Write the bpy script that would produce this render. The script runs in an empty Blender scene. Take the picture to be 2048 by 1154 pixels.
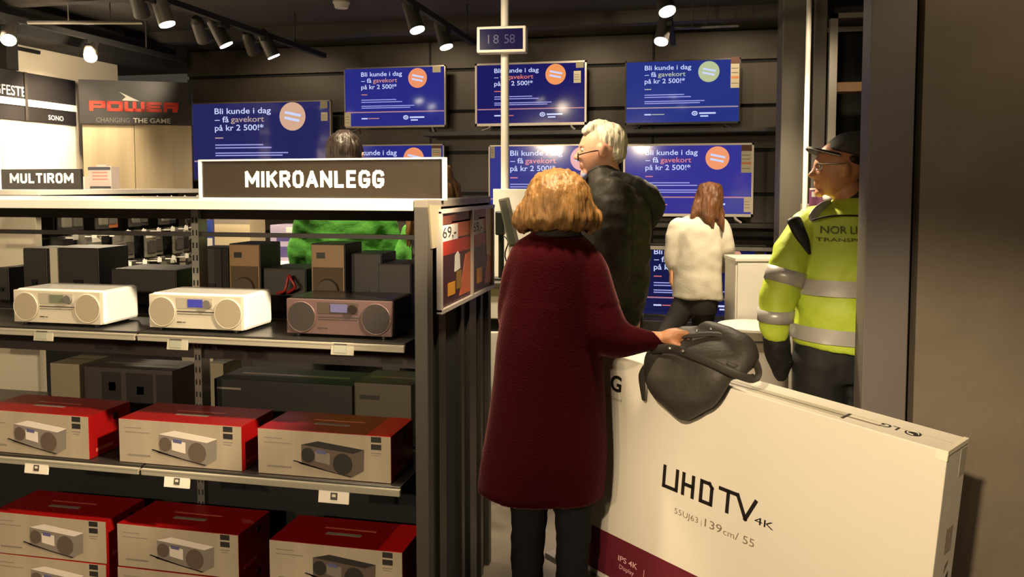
import bpy, bmesh, math, random
from mathutils import Vector, Matrix, Euler, noise

random.seed(7)
SC = bpy.context.scene
COL = SC.collection
R = math.radians

# ------------------------------------------------------------------ camera
F, H, YAW, PIT = 1650.0, 1.65, R(12.4), R(3.5)      # pixels (2048 wide frame), metres, turn, pitch
CX, CY = 1024.0, 370 + 1650.0 * math.tan(R(3.5))
cam = bpy.data.objects.new('camera', bpy.data.cameras.new('camera'))
COL.objects.link(cam)
cam.location = (0, 0, H)
cam.rotation_euler = (R(90) - PIT, 0, YAW)
cam.data.sensor_width = 36.0
cam.data.lens = F / 2048 * 36.0
cam.data.shift_y = (CY - 577.0) / 2048
cam.data.clip_start = 0.05
SC.camera = cam

# ------------------------------------------------------------------ colour management and ambient
SC.view_settings.view_transform = 'Standard'
SC.view_settings.look = 'None'
SC.view_settings.gamma = 1.0
SC.view_settings.use_curve_mapping = False
SC.view_settings.exposure = 0.0
try:
    SC.cycles.use_denoising = True
    SC.cycles.sample_clamp_indirect = 4.0
except Exception:
    pass
world = bpy.data.worlds.new('world'); SC.world = world
world.use_nodes = True
_bg = world.node_tree.nodes['Background']
_bg.inputs[0].default_value = (1.0, 0.86, 0.66, 1)
_bg.inputs[1].default_value = 0.05

# ------------------------------------------------------------------ lights of the shop (warm ceiling spots), with added fill
WARM = (1.0, 0.80, 0.53)
def spot(name, loc, target, watts, angle=70, blend=0.6, size=0.06, col=WARM):
    l = bpy.data.lights.new(name, 'SPOT')
    l.energy = watts; l.color = col; l.spot_size = R(angle); l.spot_blend = blend; l.shadow_soft_size = size
    o = bpy.data.objects.new(name, l); COL.objects.link(o)
    o.location = loc
    o.rotation_euler = (Vector(target) - Vector(loc)).to_track_quat('-Z', 'Y').to_euler()
    return o
# rails run away from the camera at these X; lamp heads the photo shows get their light in build_spot_lamp
CEIL = 2.92
LZ = 2.55
def lights():
    # unseen spots without lamp heads; several only added to brighten their target
    spot('spot_light', (-0.5, -0.7, 2.6), (0.62, 2.5, 0.55), 950, 34, 0.7)   # tv carton, from the left
    spot('spot_light', (-0.42, 2.5, 2.62), (-0.5, 2.80, 1.4), 210, 40)
    spot('spot_light', (-0.9, 3.15, 2.65), (-0.39, 3.6, 1.80), 110, 34)        # older man's head          # woman's shoulders
    spot('spot_light', (1.25, 2.35, 2.8), (1.35, 3.1, 1.7), 18, 120)          # concrete wall
    spot('spot_light', (0.35, 1.9, 2.62), (-1.65, 2.65, 1.52), 700, 36, 0.3)  # stereos, from the right
    spot('spot_light', (-1.5, -2.6, 2.55), (-1.8, 2.6, 0.7), 430, 40)         # stereo cartons
    spot('spot_light', (-2.9, -2.6, 2.55), (-2.4, 2.6, 0.9), 300, 40)
    for x in (-2.3, -1.6, -1.0):
        spot('spot_light', (x, 2.38, 2.65), (x, 2.62, 0.8), 85, 60)           # steep ones over the shelf front
    for y in (2.6, 3.4, 4.2, 5.0):
        spot('spot_light', (-4.10, y, 2.6), (-4.66, y + .3, 1.7), 260, 85)     # white panels
    spot('spot_light', (-2.9, 3.3, 2.6), (-2.9, 4.4, 1.2), 160, 90)
    spot('spot_light', (-1.58, 3.6, 2.6), (-1.9, 4.3, 1.2), 230, 90)
    spot('spot_light', (0.4, 4.3, 2.6), (0.2, 5.4, 1.0), 170, 75)
    spot('spot_light', (-0.16, 5.3, 2.6), (0.1, 5.1, 1.0), 60, 90)
    spot('spot_light', (-2.7, -2.5, 2.42), (-0.9, 5.5, 1.9), 150, 42)         # long throws towards the screens
    spot('spot_light', (-1.0, -2.5, 2.42), (0.2, 5.5, 1.9), 150, 42)
    spot('spot_light', (-3.7, 4.0, 2.42), (-4.68, 4.4, 2.70), 45, 120)         # added fill, no lamp there: cream wall over the header
    spot('spot_light', (-3.7, 5.0, 2.42), (-4.68, 5.3, 2.70), 30, 120)  # second added fill for the same wall
    spot('spot_light', (-1.6, 3.6, 2.6), (-0.68, 4.95, 2.25), 85, 55)         # pole and clock
    spot('spot_light', (-0.16, 3.5, 2.66), (-0.62, 4.5, 1.3), 70, 50)          # added to brighten the counter end
    spot('spot_light', (0.55, 4.0, 2.75), (0.80, 5.6, 1.3), 75, 70)            # added to brighten the pillar
    for x in (-3.6, -2.2, -0.9, 0.3, 1.2):
        spot('spot_light', (x, 6.35, 2.86), (x, 7.05, 1.5), 15, 140)  # added wash for the slat wall, without fixtures
lights()

# ------------------------------------------------------------------ pixel helpers (rays of the camera above)
_cp, _sp, _cy, _sy = math.cos(PIT), math.sin(PIT), math.cos(YAW), math.sin(YAW)
V_F = Vector((-_sy * _cp, _cy * _cp, -_sp)); V_R = Vector((_cy, _sy, 0)); V_U = V_R.cross(V_F)
EYE = Vector((0, 0, H))
def ray(px, py): return V_F + V_R * ((px - CX) / F) - V_U * ((py - CY) / F)
def atY(px, py, Y): v = ray(px, py); return EYE + v * (Y / v.y)
def atX(px, py, X): v = ray(px, py); return EYE + v * (X / v.x)
def atZ(px, py, Z): v = ray(px, py); return EYE + v * ((Z - H) / v.z)
def atH(px, py, hd):                                  # at horizontal distance hd along the view direction
    v = ray(px, py); h = -v.x * _sy + v.y * _cy
    return EYE + v * (hd / h)
def onplane(px, py, p0, n): v = ray(px, py); return EYE + v * ((p0 - EYE).dot(n) / v.dot(n))

# ------------------------------------------------------------------ materials
def lin(c):
    return tuple((x / 12.92 if x <= 0.04045 else ((x + 0.055) / 1.055) ** 2.4) for x in c)
_M = {}
def mat(name, c, rough=0.5, metal=0.0, emit=None, es=1.0, bump=0.0, bscale=40.0, vary=0.0, vscale=3.0, coat=0.0, spec=0.5, stretch=(1, 1, 1), sheen=0.0):
    if name in _M: return _M[name]
    m = bpy.data.materials.new(name); m.use_nodes = True
    nt = m.node_tree; b = nt.nodes['Principled BSDF']
    col = lin(c) + (1,)
    b.inputs['Base Color'].default_value = col
    b.inputs['Roughness'].default_value = rough
    b.inputs['Metallic'].default_value = metal
    b.inputs['Specular IOR Level'].default_value = spec
    if coat: b.inputs['Coat Weight'].default_value = coat; b.inputs['Coat Roughness'].default_value = 0.06
    if sheen: b.inputs['Sheen Weight'].default_value = sheen
    if emit is not None:
        b.inputs['Emission Color'].default_value = lin(emit) + (1,)
        b.inputs['Emission Strength'].default_value = es
    if bump or vary:
        tc = nt.nodes.new('ShaderNodeTexCoord'); mp = nt.nodes.new('ShaderNodeMapping')
        mp.inputs['Scale'].default_value = stretch
        nt.links.new(tc.outputs['Object'], mp.inputs['Vector'])
        if bump:
            n = nt.nodes.new('ShaderNodeTexNoise'); n.inputs['Scale'].default_value = bscale; n.inputs['Detail'].default_value = 4
            bp = nt.nodes.new('ShaderNodeBump'); bp.inputs['Strength'].default_value = bump; bp.inputs['Distance'].default_value = 0.02
            nt.links.new(mp.outputs['Vector'], n.inputs['Vector']); nt.links.new(n.outputs['Fac'], bp.inputs['Height'])
            nt.links.new(bp.outputs['Normal'], b.inputs['Normal'])
        if vary:
            n2 = nt.nodes.new('ShaderNodeTexNoise'); n2.inputs['Scale'].default_value = vscale; n2.inputs['Detail'].default_value = 5
            cr = nt.nodes.new('ShaderNodeValToRGB')
            cr.color_ramp.elements[0].position = 0.3; cr.color_ramp.elements[1].position = 0.7
            cr.color_ramp.elements[0].color = tuple(x * (1 - vary) for x in col[:3]) + (1,)
            cr.color_ramp.elements[1].color = tuple(min(1, x * (1 + vary)) for x in col[:3]) + (1,)
            nt.links.new(mp.outputs['Vector'], n2.inputs['Vector']); nt.links.new(n2.outputs['Fac'], cr.inputs['Fac'])
            nt.links.new(cr.outputs['Color'], b.inputs['Base Color'])
    _M[name] = m
    return m
def glow(name, c, s=1.0):                             # a lit screen or lamp lens
    return mat(name, (0.01, 0.01, 0.01), 0.12, emit=c, es=s, spec=0.25)

# ------------------------------------------------------------------ mesh builder
WM = {}                                               # world matrices of things built so far
class MB:
    def __init__(s): s.v = []; s.f = []; s.m = []; s.s = []
    def add(s, vs, fs, m=0, smooth=False, M=None):
        o = len(s.v)
        s.v += [(M @ Vector(p)) if M is not None else Vector(p) for p in vs]
        for f in fs: s.f.append([i + o for i in f]); s.m.append(m); s.s.append(smooth)
        return s
    def box(s, c, d, m=0, M=None, bev=0.0, seg=2):
        if bev:
            bm = bmesh.new(); bmesh.ops.create_cube(bm, size=1)
            for v in bm.verts: v.co = Vector((v.co.x * d[0] + c[0], v.co.y * d[1] + c[1], v.co.z * d[2] + c[2]))
            bmesh.ops.bevel(bm, geom=list(bm.edges), offset=bev, segments=seg, profile=0.5, affect='EDGES')
            return s.addbm(bm, m, M)
        x, y, z = d[0] / 2, d[1] / 2, d[2] / 2
        vs = [(c[0] + i * x, c[1] + j * y, c[2] + k * z) for i in (-1, 1) for j in (-1, 1) for k in (-1, 1)]
        return s.add(vs, [(0, 1, 3, 2), (4, 6, 7, 5), (0, 4, 5, 1), (2, 3, 7, 6), (0, 2, 6, 4), (1, 5, 7, 3)], m, False, M)
    def b2(s, lo, hi, m=0, M=None, bev=0.0):
        return s.box([(a + b) / 2 for a, b in zip(lo, hi)], [abs(b - a) for a, b in zip(lo, hi)], m, M, bev)
    def addbm(s, bm, m=0, M=None, smooth=False):
        bm.verts.index_update()
        s.add([v.co.copy() for v in bm.verts], [[v.index for v in f.verts] for f in bm.faces], m, smooth, M); bm.free(); return s
    def cyl(s, p0, p1, r0, r1=None, n=20, m=0, smooth=True, M=None, caps=True):
        r1 = r0 if r1 is None else r1
        p0, p1 = Vector(p0), Vector(p1); ax = (p1 - p0).normalized()
        a = ax.orthogonal().normalized(); b = ax.cross(a)
        A = [p0 + (a * math.cos(2 * math.pi * i / n) + b * math.sin(2 * math.pi * i / n)) * r0 for i in range(n)]
        B = [p1 + (a * math.cos(2 * math.pi * i / n) + b * math.sin(2 * math.pi * i / n)) * r1 for i in range(n)]
        s.add(A + B, [(i, (i + 1) % n, n + (i + 1) % n, n + i) for i in range(n)], m, smooth, M)
        if caps: s.add(A, [list(range(n))[::-1]], m, False, M); s.add(B, [list(range(n))], m, False, M)
        return s
    def rings(s, rings, m=0, smooth=True, M=None, caps=True):
        n = len(rings[0]); vs = [p for r in rings for p in r]; fs = []
        for k in range(len(rings) - 1):
            for i in range(n):
                j = (i + 1) % n
                fs.append((k * n + i, k * n + j, (k + 1) * n + j, (k + 1) * n + i))
        if caps: fs.append(list(range(n))[::-1]); fs.append([(len(rings) - 1) * n + i for i in range(n)])
        return s.add(vs, fs, m, smooth, M)
    def loft(s, secs, n=32, m=0, M=None, caps=True, sub=0):     # horizontal elliptical sections (cx, cy, z, rx, ry[, tilt])
        if sub: secs = resample(secs, sub)
        rr = []
        for q in secs:
            k = q[5] if len(q) > 5 else 0.0
            rr.append([Vector((q[0] + q[3] * math.cos(2 * math.pi * i / n), q[1] + q[4] * math.sin(2 * math.pi * i / n), q[2] + k * q[3] * math.cos(2 * math.pi * i / n))) for i in range(n)])
        if secs[0][2] > secs[-1][2]: rr = rr[::-1]
        return s.rings(rr, m, True, M, caps)
    def tube(s, pts, rad, n=14, m=0, M=None, round_caps=True, flat=1.0, up=None, sub=4):
        pts = [Vector(p) for p in pts]
        if sub and len(pts) > 2: pts, rad = smooth_path(pts, rad, sub)
        rings = []; prev = None
        N = len(pts)
        for k in range(N):
            t = (pts[min(k + 1, N - 1)] - pts[max(k - 1, 0)]).normalized()
            if up is not None: a = t.cross(Vector(up)).normalized()
            elif prev is None: a = t.orthogonal().normalized()
            else: a = (prev - t * prev.dot(t)).normalized()
            prev = a; b = t.cross(a)
            r = rad[k] if isinstance(rad, (list, tuple)) else rad
            rings.append([pts[k] + a * (r * math.cos(2 * math.pi * i / n)) + b * (r * flat * math.sin(2 * math.pi * i / n)) for i in range(n)])
            if round_caps and k in (0, N - 1):
                sg = -1 if k == 0 else 1; ex = []
                for ang in (35, 65, 85):
                    c, d = math.cos(R(ang)), math.sin(R(ang))
                    ex.append([pts[k] + t * (sg * r * flat * d) + a * (r * c * math.cos(2 * math.pi * i / n)) + b * (r * flat * c * math.sin(2 * math.pi * i / n)) for i in range(n)])
                if k == 0: rings = ex[::-1] + rings
                else: rings = rings + ex
        return s.rings(rings, m, True, M)
    def ell(s, c, r, m=0, rot=None, nu=20, nv=14, M=None):
        c = Vector(c); Q = rot.to_matrix() if rot is not None else Matrix.Identity(3)
        rings = []
        for j in range(nv + 1):
            th = R(4) + (math.pi - 2 * R(4)) * j / nv
            rings.append([c + Q @ Vector((r[0] * math.sin(th) * math.cos(2 * math.pi * i / nu), r[1] * math.sin(th) * math.sin(2 * math.pi * i / nu), -r[2] * math.cos(th))) for i in range(nu)])
        return s.rings(rings, m, True, M)
    def prism(s, poly, y0, y1, m=0, M=None):          # polygon in XZ, from y0 to y1
        n = len(poly)
        vs = [(p[0], y0, p[1]) for p in poly] + [(p[0], y1, p[1]) for p in poly]
        fs = [list(range(n)), [n + i for i in range(n)][::-1]] + [(i, n + i, n + (i + 1) % n, (i + 1) % n) for i in range(n)]
        return s.add(vs, fs, m, False, M)
    def text(s, string, M, width=None, height=None, m=0, align='L', bold=0.0, dep=0.0006, xs=None):
        vs, fs, w, h = text_mesh(string, bold)
        sc = (width / w) if width else height
        sz = height if height else sc
        sx = sc if width else sz
        ox = 0 if align == 'L' else (-w / 2 if align == 'C' else -w)
        pts = [((x + ox) * sx, -dep - z * dep, y * sz) for x, y, z in vs]
        return s.add(pts, fs, m, False, M)
    def build(s, name, mats, parent=None, local=False, bevel=0.0, label=None):
        me = bpy.data.meshes.new(name)
        vs = s.v
        if parent is not None and not local:
            inv = WM[parent.name].inverted(); vs = [inv @ p for p in vs]
        me.from_pydata([tuple(p) for p in vs], [], s.f)
        mats = mats if isinstance(mats, (list, tuple)) else [mats]
        for x in mats: me.materials.append(x)
        for p, mi, sm in zip(me.polygons, s.m, s.s): p.material_index = min(mi, len(mats) - 1); p.use_smooth = sm
        bm = bmesh.new(); bm.from_mesh(me); bmesh.ops.recalc_face_normals(bm, faces=bm.faces); bm.to_mesh(me); bm.free()
        return link(name, me, parent, label)
def link(name, me, parent=None, label=None):
    o = bpy.data.objects.new(name, me); COL.objects.link(o)
    if parent is not None:
        o.parent = parent; WM[o.name] = WM[parent.name].copy()
    else: WM[o.name] = Matrix.Identity(4)
    if label: o['label'] = label
    return o
def resample(secs, k):
    out = []; secs = [list(q) + ([0.0] if len(q) < 6 else []) for q in secs]; N = len(secs)
    for i in range(N - 1):
        p0, p1, p2, p3 = secs[max(i - 1, 0)], secs[i], secs[i + 1], secs[min(i + 2, N - 1)]
        for j in range(k):
            t = j / k
            out.append([0.5 * (2 * b + (c - a) * t + (2 * a - 5 * b + 4 * c - d) * t * t + (3 * b - a - 3 * c + d) * t ** 3) for a, b, c, d in zip(p0, p1, p2, p3)])
    out.append(secs[-1]); return out
def smooth_path(pts, rad, k):
    rl = list(rad) if isinstance(rad, (list, tuple)) else [rad] * len(pts)
    q = resample([(p.x, p.y, p.z, r, 0.0, 0.0) for p, r in zip(pts, rl)], k)
    return [Vector(x[:3]) for x in q], [max(x[3], 0.0005) for x in q]
_T = {}
def text_mesh(string, bold=0.0):
    key = (string, bold)
    if key in _T: return _T[key]
    cu = bpy.data.curves.new('t', 'FONT'); cu.body = string; cu.size = 1.0; cu.offset = bold; cu.resolution_u = 3
    ob = bpy.data.objects.new('t', cu); COL.objects.link(ob)
    dg = bpy.context.evaluated_depsgraph_get(); dg.update()
    me = bpy.data.meshes.new_from_object(ob.evaluated_get(dg))
    vs = [tuple(v.co) for v in me.vertices]; fs = [list(p.vertices) for p in me.polygons]
    bpy.data.objects.remove(ob); bpy.data.curves.remove(cu); bpy.data.meshes.remove(me)
    x0 = min(v[0] for v in vs); w = max(v[0] for v in vs) - x0; h = max(v[1] for v in vs)
    vs = [(v[0] - x0, v[1], v[2]) for v in vs]
    _T[key] = (vs, fs, w, h); return _T[key]
_o = [(.3, 0), (.7, 0), (.93, .12), (1, .3), (1, .7), (.93, .88), (.7, 1), (.3, 1), (.07, .88), (0, .7), (0, .3), (.07, .12), (.3, 0)]
GLYPH = {'M': (1.2, [[(0, 0), (0, 1), (.5, .28), (1, 1), (1, 0)]]), 'I': (.0, [[(0, 0), (0, 1)]]), 'K': (.85, [[(0, 0), (0, 1)], [(.95, 1), (.08, .46)], [(.36, .62), (1, 0)]]),
         'R': (.82, [[(0, 0), (0, 1), (.65, 1), (.9, .92), (.97, .76), (.9, .58), (.65, .5), (0, .5)], [(.5, .5), (1, 0)]]), 'O': (.82, [_o]),
         'A': (.95, [[(0, 0), (.5, 1), (1, 0)], [(.2, .3), (.8, .3)]]), 'N': (.88, [[(0, 0), (0, 1), (1, 0), (1, 1)]]), 'L': (.66, [[(0, 1), (0, 0), (1, 0)]]),
         'E': (.68, [[(1, 1), (0, 1), (0, 0), (1, 0)], [(0, .5), (.88, .5)]]), 'G': (.82, [[(1, .80), (.92, .92), (.7, 1), (.3, 1), (.07, .88), (0, .7), (0, .3), (.07, .12), (.3, 0), (.7, 0), (.93, .12), (1, .3), (1, .44), (.55, .44)]]),
         'U': (.82, [[(0, 1), (0, .28), (.08, .1), (.3, 0), (.7, 0), (.92, .1), (1, .28), (1, 1)]]), 'T': (.8, [[(0, 1), (1, 1)], [(.5, 1), (.5, 0)]])}
def heavy_text(mb, string, M, width, height, m=0, t=.205, gap=.26, dep=.0008):
    """heavy grotesque capitals built from strokes; t stroke and gap as shares of the height"""
    ww = [GLYPH[c][0] * .62 for c in string]
    tot = sum(ww) + len(string) * t + gap * (len(string) - 1) * .55
    k = width / tot; r = t * .5 * height; rx = t * .5 * k; x = 0.0
    for c, w in zip(string, ww):
        for pl in GLYPH[c][1]:
            P = [Vector((x + rx + p[0] * w * k, 0, r + p[1] * (height - 2 * r))) for p in pl]
            for a, b in zip(P[:-1], P[1:]):
                d = (b - a).normalized(); n = Vector((-d.z * rx, 0, d.x * r)); a2, b2 = a - Vector((d.x * rx, 0, d.z * r)) * .7, b + Vector((d.x * rx, 0, d.z * r)) * .7
                q = [a2 + n, b2 + n, b2 - n, a2 - n]
                mb.add([p + Vector((0, -dep, 0)) for p in q] + [p + Vector((0, .0004, 0)) for p in q], [(0, 1, 2, 3), (4, 7, 6, 5), (0, 4, 5, 1), (1, 5, 6, 2), (2, 6, 7, 3), (3, 7, 4, 0)], m, False, M)
        x += w * k + t * k + gap * .55 * k
def tag(o, label, cat, group=None):
    o['label'] = label; o['category'] = cat
    if group: o['group'] = group
    return o
def thing(name, label, cat, loc=(0, 0, 0), rz=0.0, group=None, rot=None):
    o = bpy.data.objects.new(name, None); COL.objects.link(o); o.empty_display_size = 0.1
    o.location = loc; o.rotation_euler = rot if rot is not None else (0, 0, rz)
    e = o.rotation_euler
    WM[o.name] = Matrix.Translation(Vector(loc)) @ e.to_matrix().to_4x4()
    return tag(o, label, cat, group)
def kids(o): return [c for c in bpy.data.objects if c.parent == o]
def copy_thing(root, loc, rz, label, group=None):
    r = root.copy(); COL.objects.link(r); r.location = loc; r.rotation_euler = (0, 0, rz)
    r['label'] = label
    if group: r['group'] = group
    for c in kids(root):
        d = c.copy(); COL.objects.link(d); d.parent = r
        for g in kids(c):
            e = g.copy(); COL.objects.link(e); e.parent = d
    return r
def structure(name, mb, m, **k):
    o = mb.build(name, m, **k); o['kind'] = 'structure'; return o
def plane_M(o, x, z):                                  # local X, (normal -Y), Z frame
    x = Vector(x).normalized(); z = Vector(z).normalized(); y = z.cross(x).normalized(); z = x.cross(y)
    return Matrix(((x.x, y.x, z.x, o[0]), (x.y, y.y, z.y, o[1]), (x.z, y.z, z.z, o[2]), (0, 0, 0, 1)))

# ------------------------------------------------------------------ shared materials
M_dark = mat('dark_steel', (0.20, 0.185, 0.17), 0.45, 0.1)
M_black = mat('black_plastic', (0.07, 0.065, 0.06), 0.4)
M_blackm = mat('matt_black', (0.06, 0.055, 0.055), 0.8)
M_wall = mat('slat_wall_paint', (0.295, 0.26, 0.222), 0.55, bump=0.05, bscale=25)
M_groove = mat('slat_groove', (0.05, 0.047, 0.045), 0.7)
M_ceil = mat('ceiling_paint', (0.235, 0.215, 0.20), 0.75, vary=0.15, vscale=0.8)
M_white = mat('white_metal', (0.88, 0.86, 0.82), 0.4)
M_wlam = mat('white_laminate', (0.86, 0.84, 0.80), 0.35)
M_cream = mat('cream_wall', (0.80, 0.76, 0.68), 0.7)
M_alu = mat('brushed_aluminium', (0.62, 0.60, 0.57), 0.32, 0.7)
M_rail = mat('shelf_edge_rail', (0.70, 0.67, 0.60), 0.3, 0.25)
M_hdr = mat('header_panel', (0.135, 0.125, 0.125), 0.4)
M_lett = mat('white_lettering', (0.92, 0.9, 0.88), 0.5)
M_conc = mat('dark_concrete', (0.405, 0.36, 0.305), 0.8, bump=0.5, bscale=6, vary=0.14, vscale=2.6)
M_casing = mat('column_casing', (0.38, 0.35, 0.33), 0.5, vary=0.05, vscale=6, stretch=(1, 1, 0.1))
M_floor = mat('floor_tile', (0.42, 0.39, 0.35), 0.35, bump=0.02, bscale=60, vary=0.08, vscale=4)

# ------------------------------------------------------------------ room shell
structure('floor', MB().b2((-8, -3, -0.1), (5, 8.5, 0)), M_floor)
structure('ceiling', MB().b2((-8, -3, CEIL), (5, 8.5, CEIL + 0.1)), M_ceil)
# slat wall behind the televisions: boards with grooves
mb = MB()
WY = 7.05
mb.b2((-4.7, WY + 0.03, 0), (1.9, WY + 0.12, CEIL), 1)
gz = [0.02]
z = 0.125
while z < CEIL: gz.append(z); z += 0.362
gz.append(CEIL)
for a, b in zip(gz[:-1], gz[1:]):
    if b - a > 0.05: mb.b2((-4.7, WY, a + 0.016), (1.9, WY + 0.03, b - 0.016), 0)
for x in (-2.3, -0.35, 1.0):
    mb.b2((x, WY - 0.004, 0.1), (x + 0.02, WY, CEIL), 1)
structure('wall_back', mb, [M_wall, M_groove])
# left wall, cream above the product panels
structure('wall_left', MB().b2((-4.80, -3, 0), (-4.68, 6.05, CEIL)), M_cream)
structure('wall_front', MB().b2((-8, -3.1, 0), (5, -3.0, CEIL)), M_cream)
# concrete wall to the right of the column, a steel casing and a dark recess between them
mb = MB()
c0 = atY(1836, 500, 3.10)
mb.b2((c0.x, 3.10, 0), (4.5, 3.25, CEIL), 0)
structure('wall_right', mb, M_conc)
structure('wall_far_right', MB().b2((1.9, 3.6, 0), (2.0, 8.4, CEIL)), M_wall)
x0, x1 = atY(1731, 500, 3.10).x, atY(1821, 500, 3.10).x
mb = MB().b2((x0, 3.10, 0), (x1, 3.25, CEIL), 0, None, 0.004)
structure('trim_1', mb, M_casing)
structure('trim_2', MB().b2((x1, 3.18, 0), (c0.x, 3.25, CEIL), 0), M_blackm)

# dark pillar, opening with a pale frame further back on that side
pa, pb = atY(1559, 400, 5.6), atY(1605, 400, 5.6)
structure('trim_3', MB().b2((pa.x, 5.6, 0), (pb.x, 5.95, CEIL), 0, None, 0.005), mat('pillar_paint', (0.33, 0.31, 0.27), 0.6, vary=0.06, vscale=3))
pc, pd = atY(1621, 400, 5.6), atY(1647, 400, 5.6)
structure('trim_4', MB().b2((pc.x, 5.6, 0), (pd.x, 5.75, CEIL), 0, None, 0.004), mat('pillar_paint2', (0.30, 0.27, 0.25), 0.6))
# back store opening: dark cupboard carcass with a pale frame
da, db = atY(1657, 200, 5.3), atY(1726, 200, 5.3)
mb = MB()
ztop = atY(1680, 26, 5.3).z
mb.b2((da.x, 5.3, 0), (da.x + 0.045, 5.35, ztop), 0)
mb.b2((da.x, 5.3, ztop - 0.03), (db.x + 0.3, 5.35, ztop), 0)
mb.b2((da.x, 5.95, 0), (db.x + 0.4, 5.98, ztop), 1)
mb.b2((da.x + 0.045, 5.35, atY(1690, 188, 5.5).z), (db.x + 0.3, 5.5, atY(1690, 170, 5.5).z), 2)
structure('door_1', mb, [M_alu, M_blackm, mat('brown_board', (0.42, 0.30, 0.18), 0.6)])

# product panels on the left wall: black header with white band, lit white panels below
zT, zB = 2.445, 2.105
mb = MB()
XL = -4.64
mb.b2((XL - 0.04, 2.0, 0.2), (XL, 5.50, zB), 0)                      # white panel
for y in (3.2, 4.0, 4.8): mb.b2((XL, y - 0.004, 0.2), (XL + 0.002, y + 0.004, zB), 3)
mb.b2((XL - 0.04, 2.0, zB), (XL + 0.012, 5.50, zT), 1)                # header
zs0, zs1 = atX(100, 205, XL + .012).z, atX(100, 218, XL + .012).z
mb.b2((XL + 0.012, 2.0, zs1), (XL + 0.02, 5.50, zs0), 0)             # white band
yy = atX(50, 180, XL + .012).y
mb.b2((XL + 0.012, yy - 0.012, zB), (XL + 0.024, yy + 0.012, zT), 2)
Mx = plane_M((XL + 0.014, atX(-56, 170, XL).y, atX(20, 190, XL).z), (0, 1, 0), (0, 0, 1))
mb.text('VEGGFESTE', Mx, width=atX(47, 170, XL).y - atX(-56, 170, XL).y, height=0.095, m=4, bold=0.008)
Mx = plane_M((XL + 0.016, atX(93, 230, XL).y, atX(110, 241, XL).z), (0, 1, 0), (0, 0, 1))
mb.text('SONO', Mx, width=atX(123, 230, XL).y - atX(93, 230, XL).y, height=0.05, m=4, bold=0.006)
M_panel = mat('white_panel', (0.90, 0.88, 0.84), 0.5)
o = mb.build('wall_panel', [M_panel, M_hdr, M_dark, mat('panel_seam', (0.6, 0.57, 0.5), 0.6), M_lett])
tag(o, 'white wall panel with black FESTE header along the side wall', 'wall panel')

# end panel carrying the shop lettering
A = atH(163, 200, 6.25); B = atH(381, 200, 6.45)
dx = Vector((B.x - A.x, B.y - A.y, 0)); Wp = dx.length; dx.normalize()
Mx = plane_M((A.x, A.y, 0), dx, (0, 0, 1))
t = thing('shop_panel', 'tall beige end panel under black header with red POWER lettering', 'wall panel', (A.x, A.y, 0))
mb = MB()
mb.b2((0, 0, 0.0), (Wp * 0.465, 0.05, 2.11), 0, Mx); mb.b2((Wp * 0.47, 0, 0.0), (Wp, 0.05, 2.11), 0, Mx)
mb.b2((0, 0.02, 0.1), (Wp, 0.06, 2.11), 1, Mx)
mb.build('panel_board', [mat('beige_panel', (0.66, 0.60, 0.49), 0.35, vary=0.12, vscale=3, stretch=(4, 4, .15)), M_dark], t)
mb = MB()
ztp = atH(270, 163, 6.35).z
mb.b2((-0.01, -0.03, 2.11), (Wp + 0.01, 0.06, ztp), 0, Mx)
def pxm(px): return (px - 163) / (381 - 163) * Wp
zp0, zp1 = atH(265, 223, 6.3).z, atH(265, 203, 6.3).z
hp = zp1 - zp0
# squared letters of the shop name, built from bars
x = pxm(180); lw = (pxm(352) - pxm(180)) / 5.35
def bar(x0, z0, x1, z1, m=1): mb.b2((x0, -0.036, z0), (x1, -0.03, z1), m, Mx)
st = 0.022
for ch in 'POWER':
    w = lw * (1.25 if ch == 'W' else 0.96)
    tv = 0.026
    if ch == 'P': bar(x, zp0, x + tv, zp1); bar(x, zp1 - st, x + w, zp1); bar(x + w - tv, zp0 + hp * .38, x + w, zp1); bar(x, zp0 + hp * .3, x + w, zp0 + hp * .3 + st * .8)
    if ch == 'O': bar(x, zp0, x + tv, zp1); bar(x + w - tv, zp0, x + w, zp1); bar(x, zp1 - st, x + w, zp1); bar(x, zp0, x + w, zp0 + st)
    if ch == 'W': bar(x, zp0, x + tv, zp1); bar(x + w / 2 - tv / 2, zp0, x + w / 2 + tv / 2, zp1); bar(x + w - tv, zp0, x + w, zp1); bar(x, zp0, x + w, zp0 + st)
    if ch == 'E': bar(x, zp0, x + tv, zp1); bar(x, zp1 - st, x + w, zp1); bar(x, zp0, x + w, zp0 + st); bar(x, (zp0 + zp1) / 2 - st * .4, x + w * .9, (zp0 + zp1) / 2 + st * .4)
    if ch == 'R': bar(x, zp0, x + tv, zp1); bar(x, zp1 - st, x + w, zp1); bar(x + w - tv, zp0 + hp * .45, x + w, zp1); bar(x, zp0 + hp * .38, x + w, zp0 + hp * .38 + st * .8); bar(x + w * .72 - tv / 2, zp0, x + w * .72 + tv / 2 + .01, zp0 + hp * .45)
    x += w + 0.012
ar = [(pxm(239), atH(240, 184, 6.3).z), (pxm(279), atH(280, 202, 6.3).z), (pxm(244), atH(240, 201, 6.3).z), (pxm(252), atH(250, 194, 6.3).z)]
mb.prism(ar, -0.036, -0.03, 2, Mx)
zc = atH(265, 245, 6.3).z
mb.text('CHANGING', Mx @ Matrix.Translation((pxm(192), -0.03, zc)), width=pxm(258) - pxm(192), height=0.05, m=3, bold=0.005)
mb.text('THE GAME', Mx @ Matrix.Translation((pxm(265), -0.03, zc)), width=pxm(340) - pxm(265), height=0.05, m=2, bold=0.015)
mb.build('panel_header', [M_hdr, mat('red_lettering', (0.78, 0.20, 0.10), 0.5), mat('grey_white_lettering', (0.75, 0.73, 0.70), 0.5), mat('grey_lettering', (0.36, 0.35, 0.34), 0.5)], t)

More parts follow.
